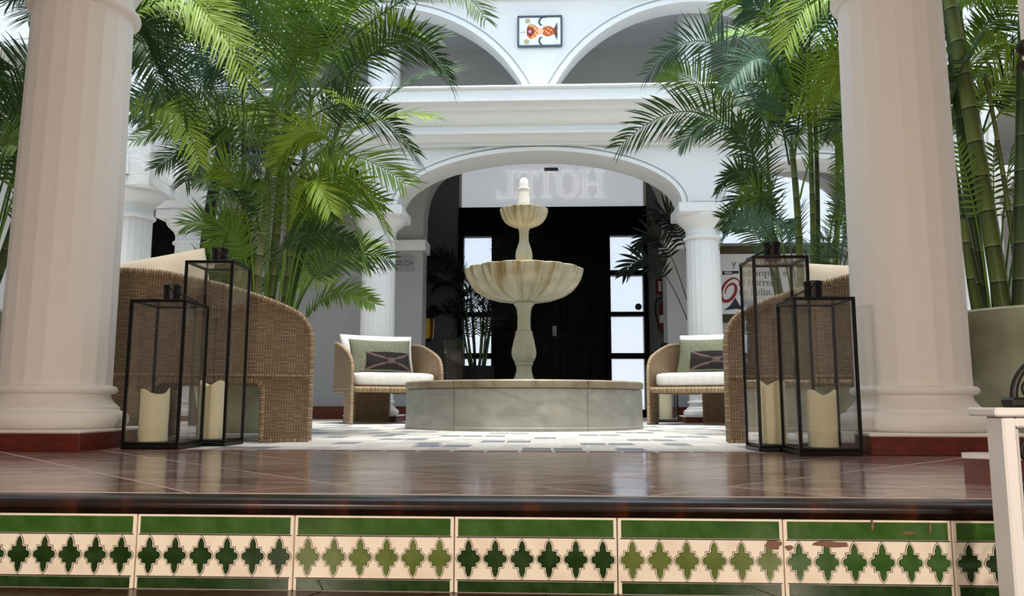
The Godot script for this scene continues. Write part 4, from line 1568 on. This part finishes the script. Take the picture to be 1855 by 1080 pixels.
	m.box(Vector3(0.02, 0.455, 0.02), Vector3(0.12, 0.02, 0.03), 0.006)
	m.box(Vector3(0.02, 0.485, 0.02), Vector3(0.13, 0.014, 0.03), 0.005)
	part("valve", m, "black_rubber", x)
	m = MB.new()
	m.tube(PackedVector3Array([Vector3(-0.03, 0.455, 0.03), Vector3(-0.10, 0.44, 0.04), Vector3(-0.135, 0.36, 0.04), Vector3(-0.13, 0.24, 0.04), Vector3(-0.105, 0.12, 0.04), Vector3(-0.095, 0.04, 0.04)]), 0.011, 8)
	part("hose", m, "black_rubber", x)
	var y := thing("safety_sign", "small red safety sign with pale pictogram above the fire extinguisher", "sign", Vector3(1.545, 1.72, -10.6))
	part("plate", span(-0.10, 0.10, -0.10, 0.10, 0.0, 0.006, 0.002), "extinguisher_red", y)
	m = MB.new()
	m.box(Vector3(-0.045, -0.01, 0.0075), Vector3(0.04, 0.11, 0.003))
	m.box(Vector3(-0.045, 0.06, 0.0075), Vector3(0.055, 0.02, 0.003))
	m.box(Vector3(0.05, 0.0, 0.0075), Vector3(0.045, 0.12, 0.003))
	part("pictogram", m, "label_white", y)


# ==================================================================== plants
func bez(a: Vector3, b: Vector3, c: Vector3, n := 22) -> PackedVector3Array:
	var out := PackedVector3Array()
	for i in n:
		var t := i / (n - 1.0)
		out.push_back(a.lerp(b, t).lerp(b.lerp(c, t), t))
	return out


func frond(parent: Node, a: Vector3, b: Vector3, c: Vector3, ll: float, tone: String, pet := 0.12, pairs := 44, width := 0.0058, spin := 1.0) -> void:
	var path := bez(a, b, c)
	var N := path.size()
	var m := MB.new()
	var rad := []
	for i in N:
		rad.append(lerpf(0.0065, 0.0015, i / (N - 1.0)))
	m.tube(path, rad, 5, false)
	# the plane the frond bends in gives its upper side
	var t0 := (path[N - 1] - path[0]).normalized()
	var sd := t0.cross(Vector3.UP)
	if sd.length() < 0.15:
		sd = Vector3(rng.randf() - 0.5, 0, rng.randf() - 0.5)
	sd = sd.normalized()
	var roll := rng.randf_range(0.55, 1.15) * (1.0 if rng.randf() < 0.5 else -1.0) * spin
	for k in pairs:
		var w := (k + 0.5) / pairs
		var u := (pet + (1 - pet) * w) * (N - 1)
		var i := mini(int(u), N - 2)
		var p := path[i].lerp(path[i + 1], u - i)
		var t := (path[i + 1] - path[i]).normalized()
		var side := (sd - t * sd.dot(t)).normalized()
		var upv := side.cross(t).normalized()
		side = side.rotated(t, roll)
		upv = upv.rotated(t, roll)
		var L := ll * pow(sin(PI * (0.10 + 0.80 * w)), 0.65)
		var ang := lerpf(1.12, 0.62, w)
		for sg in [-1.0, 1.0]:
			var jl := L * rng.randf_range(0.88, 1.08)
			var ja := ang + rng.randf_range(-0.09, 0.09)
			var d: Vector3 = (side * sg * sin(ja) + t * cos(ja) + upv * rng.randf_range(0.10, 0.36)).normalized()
			var q := p
			var base := m.v.size()
			var wid := width * rng.randf_range(0.85, 1.15)
			var droop := rng.randf_range(0.06, 0.17)
			for s in 5:
				var ws: float = [0.45, 1.0, 0.95, 0.62, 0.04][s] * wid
				var wv := (t - d * t.dot(d)).normalized()
				var nn: Vector3 = wv.cross(d) * sg
				m.put(q - wv * ws + nn * ws * 0.35, (nn - wv * 0.5).normalized(), Vector2(0, s / 4.0))
				m.put(q, nn, Vector2(0.5, s / 4.0))
				m.put(q + wv * ws + nn * ws * 0.35, (nn + wv * 0.5).normalized(), Vector2(1, s / 4.0))
				if s < 4:
					var o := base + s * 3
					for e in 2:
						if sg > 0:
							m.ix.append_array([o + e, o + e + 3, o + e + 1, o + e + 1, o + e + 3, o + e + 4])
						else:
							m.ix.append_array([o + e, o + e + 1, o + e + 3, o + e + 1, o + e + 4, o + e + 3])
				d = (d + Vector3.DOWN * droop).normalized()
				q += d * jl / 4
	part("frond", m, "leaf_" + tone, parent)


func crown(parent: Node, at: Vector3, n: int, length: float, tones: Array, ll: float, az0 := 0.0, spread := TAU, lift := 1.0) -> void:
	for i in n:
		var az := az0 + spread * (i + rng.randf_range(-0.3, 0.3)) / n
		var el := rng.randf_range(0.55, 1.35) * lift
		var L := length * rng.randf_range(0.75, 1.15)
		var out := Vector3(cos(az), 0, sin(az))
		var b := at + (out * cos(el) + Vector3.UP * sin(el)) * L * 0.62
		var c := b + (out * 0.75 + Vector3.DOWN * rng.randf_range(0.05, 0.75)) * L * 0.5
		frond(parent, at, b, c, ll, tones[rng.randi() % tones.size()], 0.2, 36, 0.0056, rng.randf_range(0.3, 1.0))


func cane(parent: Node, a: Vector3, b: Vector3, r: float, m: String, bend := 0.05, gap := 8.0) -> void:
	var mid := (a + b) / 2 + Vector3(rng.randf_range(-1, 1), 0, rng.randf_range(-1, 1)) * bend
	var path := bez(a, mid, b, 26)
	var rad := []
	for i in 26:
		rad.append(r * lerpf(1.0, 0.72, i / 25.0))
	var s := MB.new()
	s.tube(path, rad, 12, true, gap)
	part("cane", s, m, parent)


func planter(label: String, at: Vector3, r: float, h: float, group := "") -> void:
	var o := thing("planter_pot", label, "pot", at, 0, group)
	var m := MB.new()
	m.lathe([Vector2(0, 0), Vector2(r * 0.70, 0), Vector2(r * 0.80, h * 0.2), Vector2(r * 0.90, h * 0.5), Vector2(r * 0.975, h * 0.85), Vector2(r, h - 0.01), Vector2(r - 0.006, h), Vector2(r - 0.03, h), Vector2(r - 0.035, h - 0.04), Vector2(r - 0.06, h * 0.6)], 64)
	part("body", m, "glazed_pot", o)
	m = MB.new()
	m.lathe([Vector2(r - 0.03, h - 0.045), Vector2(r * 0.5, h - 0.03), Vector2(0, h - 0.025)], 32)
	part("soil", m, "soil", o)


func palms():
	var gp := "glazed planter pots"
	planter("pale glazed pot of the left palm standing behind the left lounge chair", Vector3(-1.80, 0, -4.78), 0.35, 0.62, gp)
	planter("pale glazed pot of the right palm standing behind the right lounge chair", Vector3(1.62, 0, -4.9), 0.35, 0.62, gp)
	planter("large olive glazed pot holding thick green canes behind the right foreground column", Vector3(2.26, 0, -3.76), 0.405, 0.59, gp)
	planter("large glazed pot at the left edge behind the left foreground column", Vector3(-2.95, 0, -3.62), 0.42, 0.6, gp)
	var pl := thing("areca_palm", "tall bushy palm with arching fronds and a pale stem behind the left lounge chair", "palm", Vector3.ZERO)
	var pr := thing("areca_palm", "tall palm with arching bluish green fronds behind the right lounge chair", "palm", Vector3.ZERO)
	var pf := thing("areca_palm", "palm at the left edge with bright yellow green fronds beside the left foreground column", "palm", Vector3.ZERO)
	var pg := thing("areca_palm", "palm with thick ringed green canes in the olive pot at the right edge", "palm", Vector3.ZERO)
	var pd := thing("fan_palm", "dark palm with a leaning black trunk in the far left corner of the courtyard", "palm", Vector3.ZERO)
	frond(pl, Vector3(-1.43, 1.88, -4.60), Vector3(-1.05, 1.97, -4.25), Vector3(-0.70, 1.50, -4.10), 0.3, "dark")
	frond(pl, Vector3(-1.38, 2.00, -4.70), Vector3(-0.81, 2.64, -4.50), Vector3(-0.54, 1.97, -4.30), 0.3, "dark")
	frond(pl, Vector3(-1.24, 1.64, -4.40), Vector3(-1.27, 1.77, -4.15), Vector3(-1.45, 1.45, -4.10), 0.22, "bright")
	frond(pl, Vector3(-1.48, 1.23, -4.50), Vector3(-1.11, 1.70, -4.25), Vector3(-0.86, 1.09, -4.20), 0.26, "bright")
	frond(pl, Vector3(-1.47, 1.13, -4.50), Vector3(-1.13, 1.64, -4.25), Vector3(-0.99, 0.94, -4.20), 0.22, "mid")
	frond(pl, Vector3(-1.42, 0.58, -4.50), Vector3(-1.24, 0.90, -4.40), Vector3(-0.94, 0.71, -4.30), 0.15, "mid")
	frond(pl, Vector3(-1.60, 1.05, -4.60), Vector3(-1.33, 1.23, -4.50), Vector3(-1.06, 1.05, -4.40), 0.15, "dark")
	frond(pl, Vector3(-1.58, 1.45, -4.60), Vector3(-1.22, 1.76, -4.35), Vector3(-0.78, 1.38, -4.30), 0.28, "mid")
	frond(pl, Vector3(-1.67, 1.97, -4.70), Vector3(-1.52, 2.61, -4.60), Vector3(-1.09, 2.65, -4.50), 0.28, "mid")
	frond(pl, Vector3(-1.47, 2.15, -4.70), Vector3(-1.25, 2.71, -4.60), Vector3(-0.76, 2.68, -4.50), 0.3, "bright")
	frond(pl, Vector3(-1.15, 2.42, -4.60), Vector3(-0.57, 2.88, -4.50), Vector3(-0.35, 2.39, -4.40), 0.22, "dark")
	frond(pl, Vector3(-1.78, 2.01, -4.60), Vector3(-2.00, 2.63, -4.50), Vector3(-2.34, 2.14, -4.40), 0.28, "mid")
	frond(pl, Vector3(-1.74, 1.90, -4.60), Vector3(-1.87, 2.63, -4.55), Vector3(-2.08, 1.83, -4.30), 0.28, "blue")
	frond(pl, Vector3(-1.82, 1.49, -4.60), Vector3(-2.04, 2.12, -4.65), Vector3(-2.13, 1.46, -4.50), 0.22, "dark")
	frond(pl, Vector3(-1.75, 2.19, -4.80), Vector3(-1.69, 2.86, -4.80), Vector3(-1.39, 2.94, -4.80), 0.28, "bright")
	frond(pl, Vector3(-1.72, 0.90, -4.50), Vector3(-1.81, 1.35, -4.40), Vector3(-1.82, 0.96, -4.30), 0.18, "mid")
	frond(pl, Vector3(-1.67, 1.16, -4.50), Vector3(-1.72, 1.58, -4.40), Vector3(-1.99, 1.41, -4.30), 0.18, "dark")
	frond(pl, Vector3(-1.47, 1.11, -4.40), Vector3(-1.33, 1.64, -4.30), Vector3(-1.17, 1.21, -4.20), 0.22, "bright")
	frond(pl, Vector3(-1.78, 1.97, -4.70), Vector3(-1.82, 2.59, -4.70), Vector3(-2.06, 2.78, -4.70), 0.26, "bright")
	frond(pf, Vector3(-2.46, 1.60, -4.00), Vector3(-1.90, 1.92, -3.90), Vector3(-1.73, 1.35, -3.80), 0.2, "bright")
	frond(pf, Vector3(-2.19, 2.30, -3.70), Vector3(-1.76, 2.39, -3.70), Vector3(-1.46, 1.73, -3.70), 0.26, "bright")
	frond(pf, Vector3(-2.29, 1.97, -3.80), Vector3(-1.98, 2.48, -3.80), Vector3(-1.58, 1.98, -3.80), 0.26, "bright")
	frond(pf, Vector3(-2.23, 1.99, -3.80), Vector3(-2.05, 2.36, -3.80), Vector3(-1.80, 1.60, -3.80), 0.22, "dark")
	frond(pf, Vector3(-2.20, 2.47, -3.90), Vector3(-1.65, 2.63, -3.90), Vector3(-1.38, 2.12, -3.90), 0.26, "mid")
	frond(pf, Vector3(-2.30, 2.23, -3.90), Vector3(-2.15, 2.24, -3.90), Vector3(-1.97, 1.70, -3.90), 0.22, "dark")
	frond(pr, Vector3(1.36, 1.51, -4.80), Vector3(0.91, 2.14, -4.45), Vector3(0.40, 1.58, -4.30), 0.24, "dark")
	frond(pr, Vector3(1.35, 1.69, -4.70), Vector3(1.05, 2.65, -4.50), Vector3(0.56, 2.00, -4.30), 0.22, "blue")
	frond(pr, Vector3(1.43, 1.92, -4.60), Vector3(1.31, 2.39, -4.50), Vector3(1.04, 1.98, -4.40), 0.2, "blue")
	frond(pr, Vector3(1.50, 1.89, -4.70), Vector3(1.72, 2.51, -4.70), Vector3(1.40, 2.74, -4.70), 0.26, "bright")
	frond(pr, Vector3(1.53, 1.89, -4.70), Vector3(1.81, 2.58, -4.55), Vector3(1.80, 1.85, -4.60), 0.22, "bright")
	frond(pr, Vector3(1.50, 2.07, -4.70), Vector3(1.23, 3.02, -4.60), Vector3(0.98, 2.38, -4.50), 0.26, "bright")
	frond(pr, Vector3(1.32, 1.06, -4.60), Vector3(1.14, 1.38, -4.50), Vector3(0.97, 1.06, -4.40), 0.14, "blue")
	frond(pr, Vector3(1.36, 1.11, -4.70), Vector3(1.15, 1.74, -4.60), Vector3(0.98, 1.37, -4.50), 0.16, "dark")
	frond(pr, Vector3(1.50, 1.38, -4.70), Vector3(1.69, 2.14, -4.70), Vector3(1.86, 1.48, -4.70), 0.2, "mid")
	frond(pr, Vector3(1.51, 1.65, -4.90), Vector3(1.42, 2.44, -4.90), Vector3(1.35, 1.79, -4.90), 0.24, "dark")
	frond(pr, Vector3(1.54, 1.64, -4.90), Vector3(1.64, 2.60, -4.90), Vector3(1.86, 1.89, -4.90), 0.24, "dark")
	frond(pr, Vector3(1.27, 1.06, -4.60), Vector3(1.27, 1.68, -4.60), Vector3(1.11, 1.79, -4.60), 0.2, "dark")
	frond(pg, Vector3(1.80, 1.88, -3.90), Vector3(1.53, 2.02, -3.90), Vector3(1.37, 1.67, -3.90), 0.2, "bright")
	frond(pg, Vector3(1.82, 2.26, -3.90), Vector3(1.42, 2.55, -3.90), Vector3(1.20, 1.95, -3.90), 0.24, "bright")
	# stems of the left palm
	for c in [[Vector3(-1.77, 0.55, -4.68), Vector3(-1.70, 2.0, -4.7), 0.021, "cane_pale"], [Vector3(-1.60, 0.55, -4.70), Vector3(-1.46, 2.05, -4.72), 0.02, "cane_green"], [Vector3(-1.64, 0.55, -4.75), Vector3(-1.20, 2.1, -4.7), 0.017, "cane_green"], [Vector3(-1.72, 0.55, -4.85), Vector3(-1.66, 2.25, -4.9), 0.018, "cane_green"], [Vector3(-1.82, 0.55, -4.8), Vector3(-1.95, 2.25, -4.85), 0.018, "cane_dark"], [Vector3(-1.66, 0.55, -4.66), Vector3(-1.56, 2.4, -4.66), 0.018, "cane_green"], [Vector3(-1.66, 0.55, -4.9), Vector3(-1.40, 1.75, -5.0), 0.016, "cane_dark"], [Vector3(-1.58, 0.55, -4.78), Vector3(-1.55, 1.5, -4.62), 0.014, "cane_green"]]:
		cane(pl, c[0], c[1], c[2], c[3])
		crown(pl, c[1], 3 if c[1].x > -1.3 else 5, 1.0, ["dark", "mid", "mid", "dark", "bright", "blue"], 0.26)
	for i in 30:
		var az := TAU * i / 30.0 + rng.randf() * 0.3
		var s := Vector3(-1.70 + 0.14 * cos(az), 0.58, -4.76 + 0.14 * sin(az))
		var hgt := rng.randf_range(0.55, 1.15)
		var o := Vector3(cos(az), 0, sin(az))
		if o.x < -0.3:
			hgt *= 0.72
			o *= 0.6
		frond(pl, s, s + o * 0.12 + Vector3.UP * hgt, s + o * rng.randf_range(0.35, 0.62) + Vector3.UP * hgt * rng.randf_range(0.55, 0.95), 0.20, ["dark", "mid", "mid", "bright"][i % 4], 0.35, 32, 0.0055)
	# stems of the right palm
	for c in [[Vector3(1.52, 0.55, -4.86), Vector3(1.53, 1.75, -4.9), 0.025, "cane_green"], [Vector3(1.40, 0.55, -4.86), Vector3(1.36, 1.75, -4.85), 0.012, "cane_green"], [Vector3(1.62, 0.55, -4.9), Vector3(1.70, 2.1, -4.95), 0.018, "cane_dark"], [Vector3(1.72, 0.55, -4.95), Vector3(1.85, 2.1, -5.0), 0.02, "cane_green"], [Vector3(1.46, 0.55, -4.95), Vector3(1.30, 1.9, -5.0), 0.013, "cane_dark"], [Vector3(1.58, 0.55, -4.8), Vector3(1.60, 2.3, -4.75), 0.018, "cane_green"]]:
		cane(pr, c[0], c[1], c[2], c[3])
		crown(pr, c[1], 3 if c[1].x < 1.4 else 5, 0.75, ["dark", "mid", "dark", "blue", "mid", "bright"], 0.22)
	for i in 16:
		var az := TAU * i / 16.0 + rng.randf() * 0.3
		var s := Vector3(1.58 + 0.14 * cos(az), 0.58, -4.88 + 0.14 * sin(az))
		var hgt := rng.randf_range(0.6, 1.25)
		var o := Vector3(cos(az), 0, sin(az))
		frond(pr, s, s + o * 0.1 + Vector3.UP * hgt, s + o * rng.randf_range(0.28, 0.5) + Vector3.UP * hgt * rng.randf_range(0.6, 0.95), 0.17, ["dark", "blue", "mid", "dark"][i % 4], 0.4, 30, 0.005)
	# palm at the left edge
	for c in [[Vector3(-2.85, 0.55, -3.6), Vector3(-2.75, 2.3, -3.6), 0.035, "cane_dark"], [Vector3(-3.0, 0.55, -3.7), Vector3(-3.1, 2.4, -3.75), 0.035, "cane_green"], [Vector3(-2.75, 0.55, -3.75), Vector3(-2.5, 2.1, -3.9), 0.025, "cane_dark"]]:
		cane(pf, c[0], c[1], c[2], c[3])
		crown(pf, c[1], 7, 0.9, ["dark", "mid", "dark"], 0.24, PI + 0.2, PI - 0.4)
	for i in 24:
		var az := TAU * i / 24.0
		var s := Vector3(-2.88 + 0.2 * cos(az), 0.58, -3.62 + 0.2 * sin(az))
		var o := Vector3(cos(az), 0, sin(az))
		var hgt := rng.randf_range(0.7, 1.8)
		frond(pf, s, s + o * 0.1 + Vector3.UP * hgt, s + o * 0.45 + Vector3.UP * hgt * rng.randf_range(0.6, 0.95), 0.22, ["dark", "dark", "mid"][i % 3], 0.35, 40, 0.007)
	# thick canes at the right edge
	for c in [[Vector3(2.07, 0.55, -3.7), Vector3(1.86, 2.9, -3.72), 0.036, "cane_green"], [Vector3(2.13, 0.55, -3.66), Vector3(2.33, 2.9, -3.62), 0.047, "cane_dark"], [Vector3(2.06, 0.55, -3.85), Vector3(2.0, 2.9, -3.9), 0.033, "cane_dark"], [Vector3(2.0, 0.55, -3.74), Vector3(1.93, 1.6, -3.85), 0.026, "cane_dark"], [Vector3(2.2, 0.55, -3.9), Vector3(2.14, 2.6, -4.1), 0.03, "cane_green"], [Vector3(1.95, 0.57, -3.7), Vector3(1.88, 1.0, -3.62), 0.02, "cane_green"], [Vector3(2.16, 0.55, -3.72), Vector3(2.06, 1.7, -3.68), 0.012, "cane_green"]]:
		cane(pg, c[0], c[1], c[2], c[3], 0.03, 6.0)
	for k in [Vector3(2.0, 1.5, -4.0), Vector3(2.1, 1.75, -4.1), Vector3(2.25, 1.55, -4.1), Vector3(1.95, 2.1, -4.0), Vector3(2.15, 2.3, -4.2), Vector3(2.3, 2.0, -4.3)]:
		crown(pg, k, 7, 0.75, ["mid", "mid", "dark", "bright"], 0.2, 0.0, TAU, 0.8)
	for i in 6:
		var s := Vector3(2.02 + 0.03 * i, 0.58, -3.72 - 0.03 * i)
		frond(pg, s, s + Vector3(-0.03 + 0.02 * i, 0.5, 0.02), s + Vector3(-0.12 + 0.07 * i, 0.8, 0.05), 0.08, "mid", 0.5, 14, 0.006)
	# dark palm in the corner
	var tr := MB.new()
	tr.tube(bez(Vector3(-2.66, 0, -6.0), Vector3(-2.72, 1.6, -6.05), Vector3(-2.50, 2.30, -5.95), 20), 0.045, 12)
	part("trunk", tr, "trunk_dark", pd)
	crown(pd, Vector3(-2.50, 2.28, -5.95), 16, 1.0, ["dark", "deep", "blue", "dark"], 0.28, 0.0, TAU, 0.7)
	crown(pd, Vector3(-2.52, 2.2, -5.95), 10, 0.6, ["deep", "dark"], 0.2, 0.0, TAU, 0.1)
	# entrance plants
	var pots := thing("planter_pot", "dark pot of the shaded palm left of the entrance door", "pot", Vector3(-0.84, 0, -9.65), 0, gp)
	var m := MB.new()
	m.lathe([Vector2(0, 0), Vector2(0.15, 0), Vector2(0.20, 0.45), Vector2(0.215, 0.6), Vector2(0.21, 0.62), Vector2(0.18, 0.62), Vector2(0.17, 0.58), Vector2(0, 0.58)], 32)
	part("body", m, "trunk_dark", pots)
	var k1 := thing("kentia_palm", "dark shaded palm standing before the entrance door left of the fountain", "palm", Vector3.ZERO)
	for i in 9:
		var az := TAU * i / 9.0
		var s := Vector3(-0.84 + 0.08 * cos(az), 0.57, -9.65 + 0.08 * sin(az))
		var e := Vector3(-0.84 + 0.25 * cos(az), rng.randf_range(1.1, 1.9), -9.7 + 0.2 * sin(az))
		cane(k1, s, e, 0.014, "cane_dark")
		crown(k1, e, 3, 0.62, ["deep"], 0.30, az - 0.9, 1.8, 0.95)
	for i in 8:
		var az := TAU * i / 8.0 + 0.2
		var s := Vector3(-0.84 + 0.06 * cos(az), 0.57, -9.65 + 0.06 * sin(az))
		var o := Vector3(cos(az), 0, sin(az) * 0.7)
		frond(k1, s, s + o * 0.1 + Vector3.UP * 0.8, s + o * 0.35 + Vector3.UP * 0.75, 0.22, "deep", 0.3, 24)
	var pots2 := thing("planter_pot", "dark pot hidden behind the right column, holding a small palm", "pot", Vector3(1.66, 0, -8.42), 0, gp)
	m = MB.new()
	m.lathe([Vector2(0, 0), Vector2(0.13, 0), Vector2(0.18, 0.45), Vector2(0.17, 0.46), Vector2(0.15, 0.42), Vector2(0, 0.42)], 32)
	part("body", m, "trunk_dark", pots2)
	var k2 := thing("kentia_palm", "small palm behind the right column with dark fronds reaching left before the side light", "palm", Vector3.ZERO)
	for f in [[Vector3(1.2, 2.15, -8.4), Vector3(0.80, 1.52, -8.35)], [Vector3(1.25, 2.45, -8.35), Vector3(0.95, 1.78, -8.3)], [Vector3(1.45, 2.6, -8.35), Vector3(1.12, 2.05, -8.3)], [Vector3(1.7, 2.6, -8.4), Vector3(1.9, 2.0, -8.3)]]:
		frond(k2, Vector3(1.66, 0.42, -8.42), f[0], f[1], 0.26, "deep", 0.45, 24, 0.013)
	var bp := thing("brass_planter", "brass planter with a small dark plant on a black stand left of the entrance", "planter", Vector3(-1.49, 0, -9.7))
	m = MB.new()
	m.lathe([Vector2(0, 0.95), Vector2(0.09, 0.95), Vector2(0.105, 1.0), Vector2(0.11, 1.2), Vector2(0.10, 1.2), Vector2(0.09, 1.16), Vector2(0, 1.16)], 28)
	part("brass_bowl", m, "brass", bp)
	m = MB.new()
	m.lathe([Vector2(0.13, 0), Vector2(0.13, 0.03), Vector2(0.03, 0.06), Vector2(0.03, 0.92), Vector2(0.10, 0.95), Vector2(0, 0.95)], 24)
	part("stand", m, "black_metal", bp)
	crown(bp, Vector3(-0.0, 1.17, 0.0), 7, 0.3, ["deep"], 0.12)


# ==================================================================== lower right corner
func right_corner():
	var d := thing("white_post", "slim white post with a dark metal knob at the right edge above the low gate", "post")
	part("shaft", span(0.860, 0.90, -0.16, 2.0, -1.42, -1.39, 0.004), "white_satin", d)
	var m := MB.new()
	m.tube(PackedVector3Array([Vector3(0.853, 0.785, -1.39), Vector3(0.832, 0.785, -1.36)]), 0.006, 10)
	m.lathe([Vector2(0, -0.013), Vector2(0.010, -0.011), Vector2(0.015, -0.004), Vector2(0.015, 0.004), Vector2(0.010, 0.011), Vector2(0, 0.013)], 18, Vector3(0.830, 0.785, -1.356))
	m.tube(PackedVector3Array([Vector3(0.866, 0.75, -1.392), Vector3(0.842, 0.752, -1.372), Vector3(0.824, 0.755, -1.36)]), 0.008, 10)
	part("knob", m, "iron", d)
	# red plinth with a white slab
	var b := thing("low_plinth", "low red painted plinth with a white top slab at the right end of the step", "plinth")
	var poly := PackedVector2Array([Vector2(0.897, -1.80), Vector2(0.915, -1.835), Vector2(0.95, -1.85), Vector2(1.45, -1.87), Vector2(1.45, -1.60), Vector2(1.12, -1.66)])
	part("body", prism(poly, 0.0, 0.056), "red_paint", b)
	var slab := PackedVector2Array()
	for p in Geometry2D.offset_polygon(scaled(poly, 1000.0), 3.0)[0]:
		slab.push_back(p / 1000.0)
	part("slab", prism(slab, 0.056, 0.066), "white_satin", b)
	# low gate with an iron scroll panel
	var g := thing("low_gate", "low white framed gate with a dark iron scroll panel at the bottom right corner", "gate", Vector3(0.0, 0, -1.30))
	var x0 := 0.712
	var x1 := 1.15
	part("top_rail", span(x0 - 0.016, x1 + 0.016, 0.152, 0.166, -0.075, 0.012, 0.003), "white_satin", g)
	for x in [[x0, x0 + 0.021], [x1 - 0.021, x1]]:
		part("stile", span(x[0], x[1], -0.162, 0.152, -0.05, 0.0, 0.003), "white_satin", g)
	part("bottom_rail", span(x0 + 0.021, x1 - 0.021, -0.162, -0.13, -0.05, 0.0, 0.003), "white_satin", g)
	part("upper_rail", span(x0 + 0.021, x1 - 0.021, 0.135, 0.152, -0.05, 0.0, 0.003), "white_satin", g)
	part("inner_strip", span(x0 + 0.021, x0 + 0.031, -0.13, 0.135, -0.045, -0.012, 0.002), "white_paint", g)
	m = MB.new()
	for j in 4:
		for i in 6:
			var c := Vector3(x0 + 0.062 + i * 0.062, 0.10 - j * 0.066, -0.03)
			var sp := PackedVector3Array()
			for k in 22:
				var t := k / 21.0
				var a := t * TAU * 1.4 * (1 if (i + j) % 2 else -1) + PI / 2 * j
				sp.push_back(c + Vector3(cos(a), sin(a), 0) * 0.028 * (1.0 - 0.75 * t))
			m.tube(sp, 0.0035, 6)
	for i in 7:
		var x := x0 + 0.034 + i * 0.062
		m.tube(PackedVector3Array([Vector3(x, -0.13, -0.03), Vector3(x, 0.135, -0.03)]), 0.0035, 6)
	part("scroll_panel", m, "iron", g)
	# iron ornament on the gate
	var o := thing("iron_ornament", "grey iron ornament with an arched openwork fan resting on the low gate", "ornament", Vector3(0.815, 0.166, -1.33))
	m = MB.new()
	m.box(Vector3(0, 0.008, 0), Vector3(0.155, 0.016, 0.04), 0.004)
	var ar := PackedVector3Array()
	for k in 25:
		var a := PI * k / 24
		ar.push_back(Vector3(cos(a) * 0.066, 0.016 + sin(a) * 0.066, 0))
	m.tube(ar, 0.006, 8)
	part("arch", m, "iron", o)
	m = MB.new()
	for k in 5:
		var a := PI * (k + 0.5) / 5
		var c := Vector3(cos(a) * 0.038, 0.018 + sin(a) * 0.038, 0)
		var ringp := PackedVector3Array()
		for q in 17:
			ringp.push_back(c + Vector3(cos(TAU * q / 16), sin(TAU * q / 16), 0) * 0.014)
		m.tube(ringp, 0.0035, 6)
	m.lathe([Vector2(0.004, 0.08), Vector2(0.006, 0.092), Vector2(0.02, 0.102), Vector2(0.026, 0.104), Vector2(0.024, 0.108), Vector2(0, 0.106)], 18)
	part("openwork", m, "iron", o)


func scaled(p: PackedVector2Array, k: float) -> PackedVector2Array:
	var out := PackedVector2Array()
	for q in p:
		out.push_back(q * k)
	return out
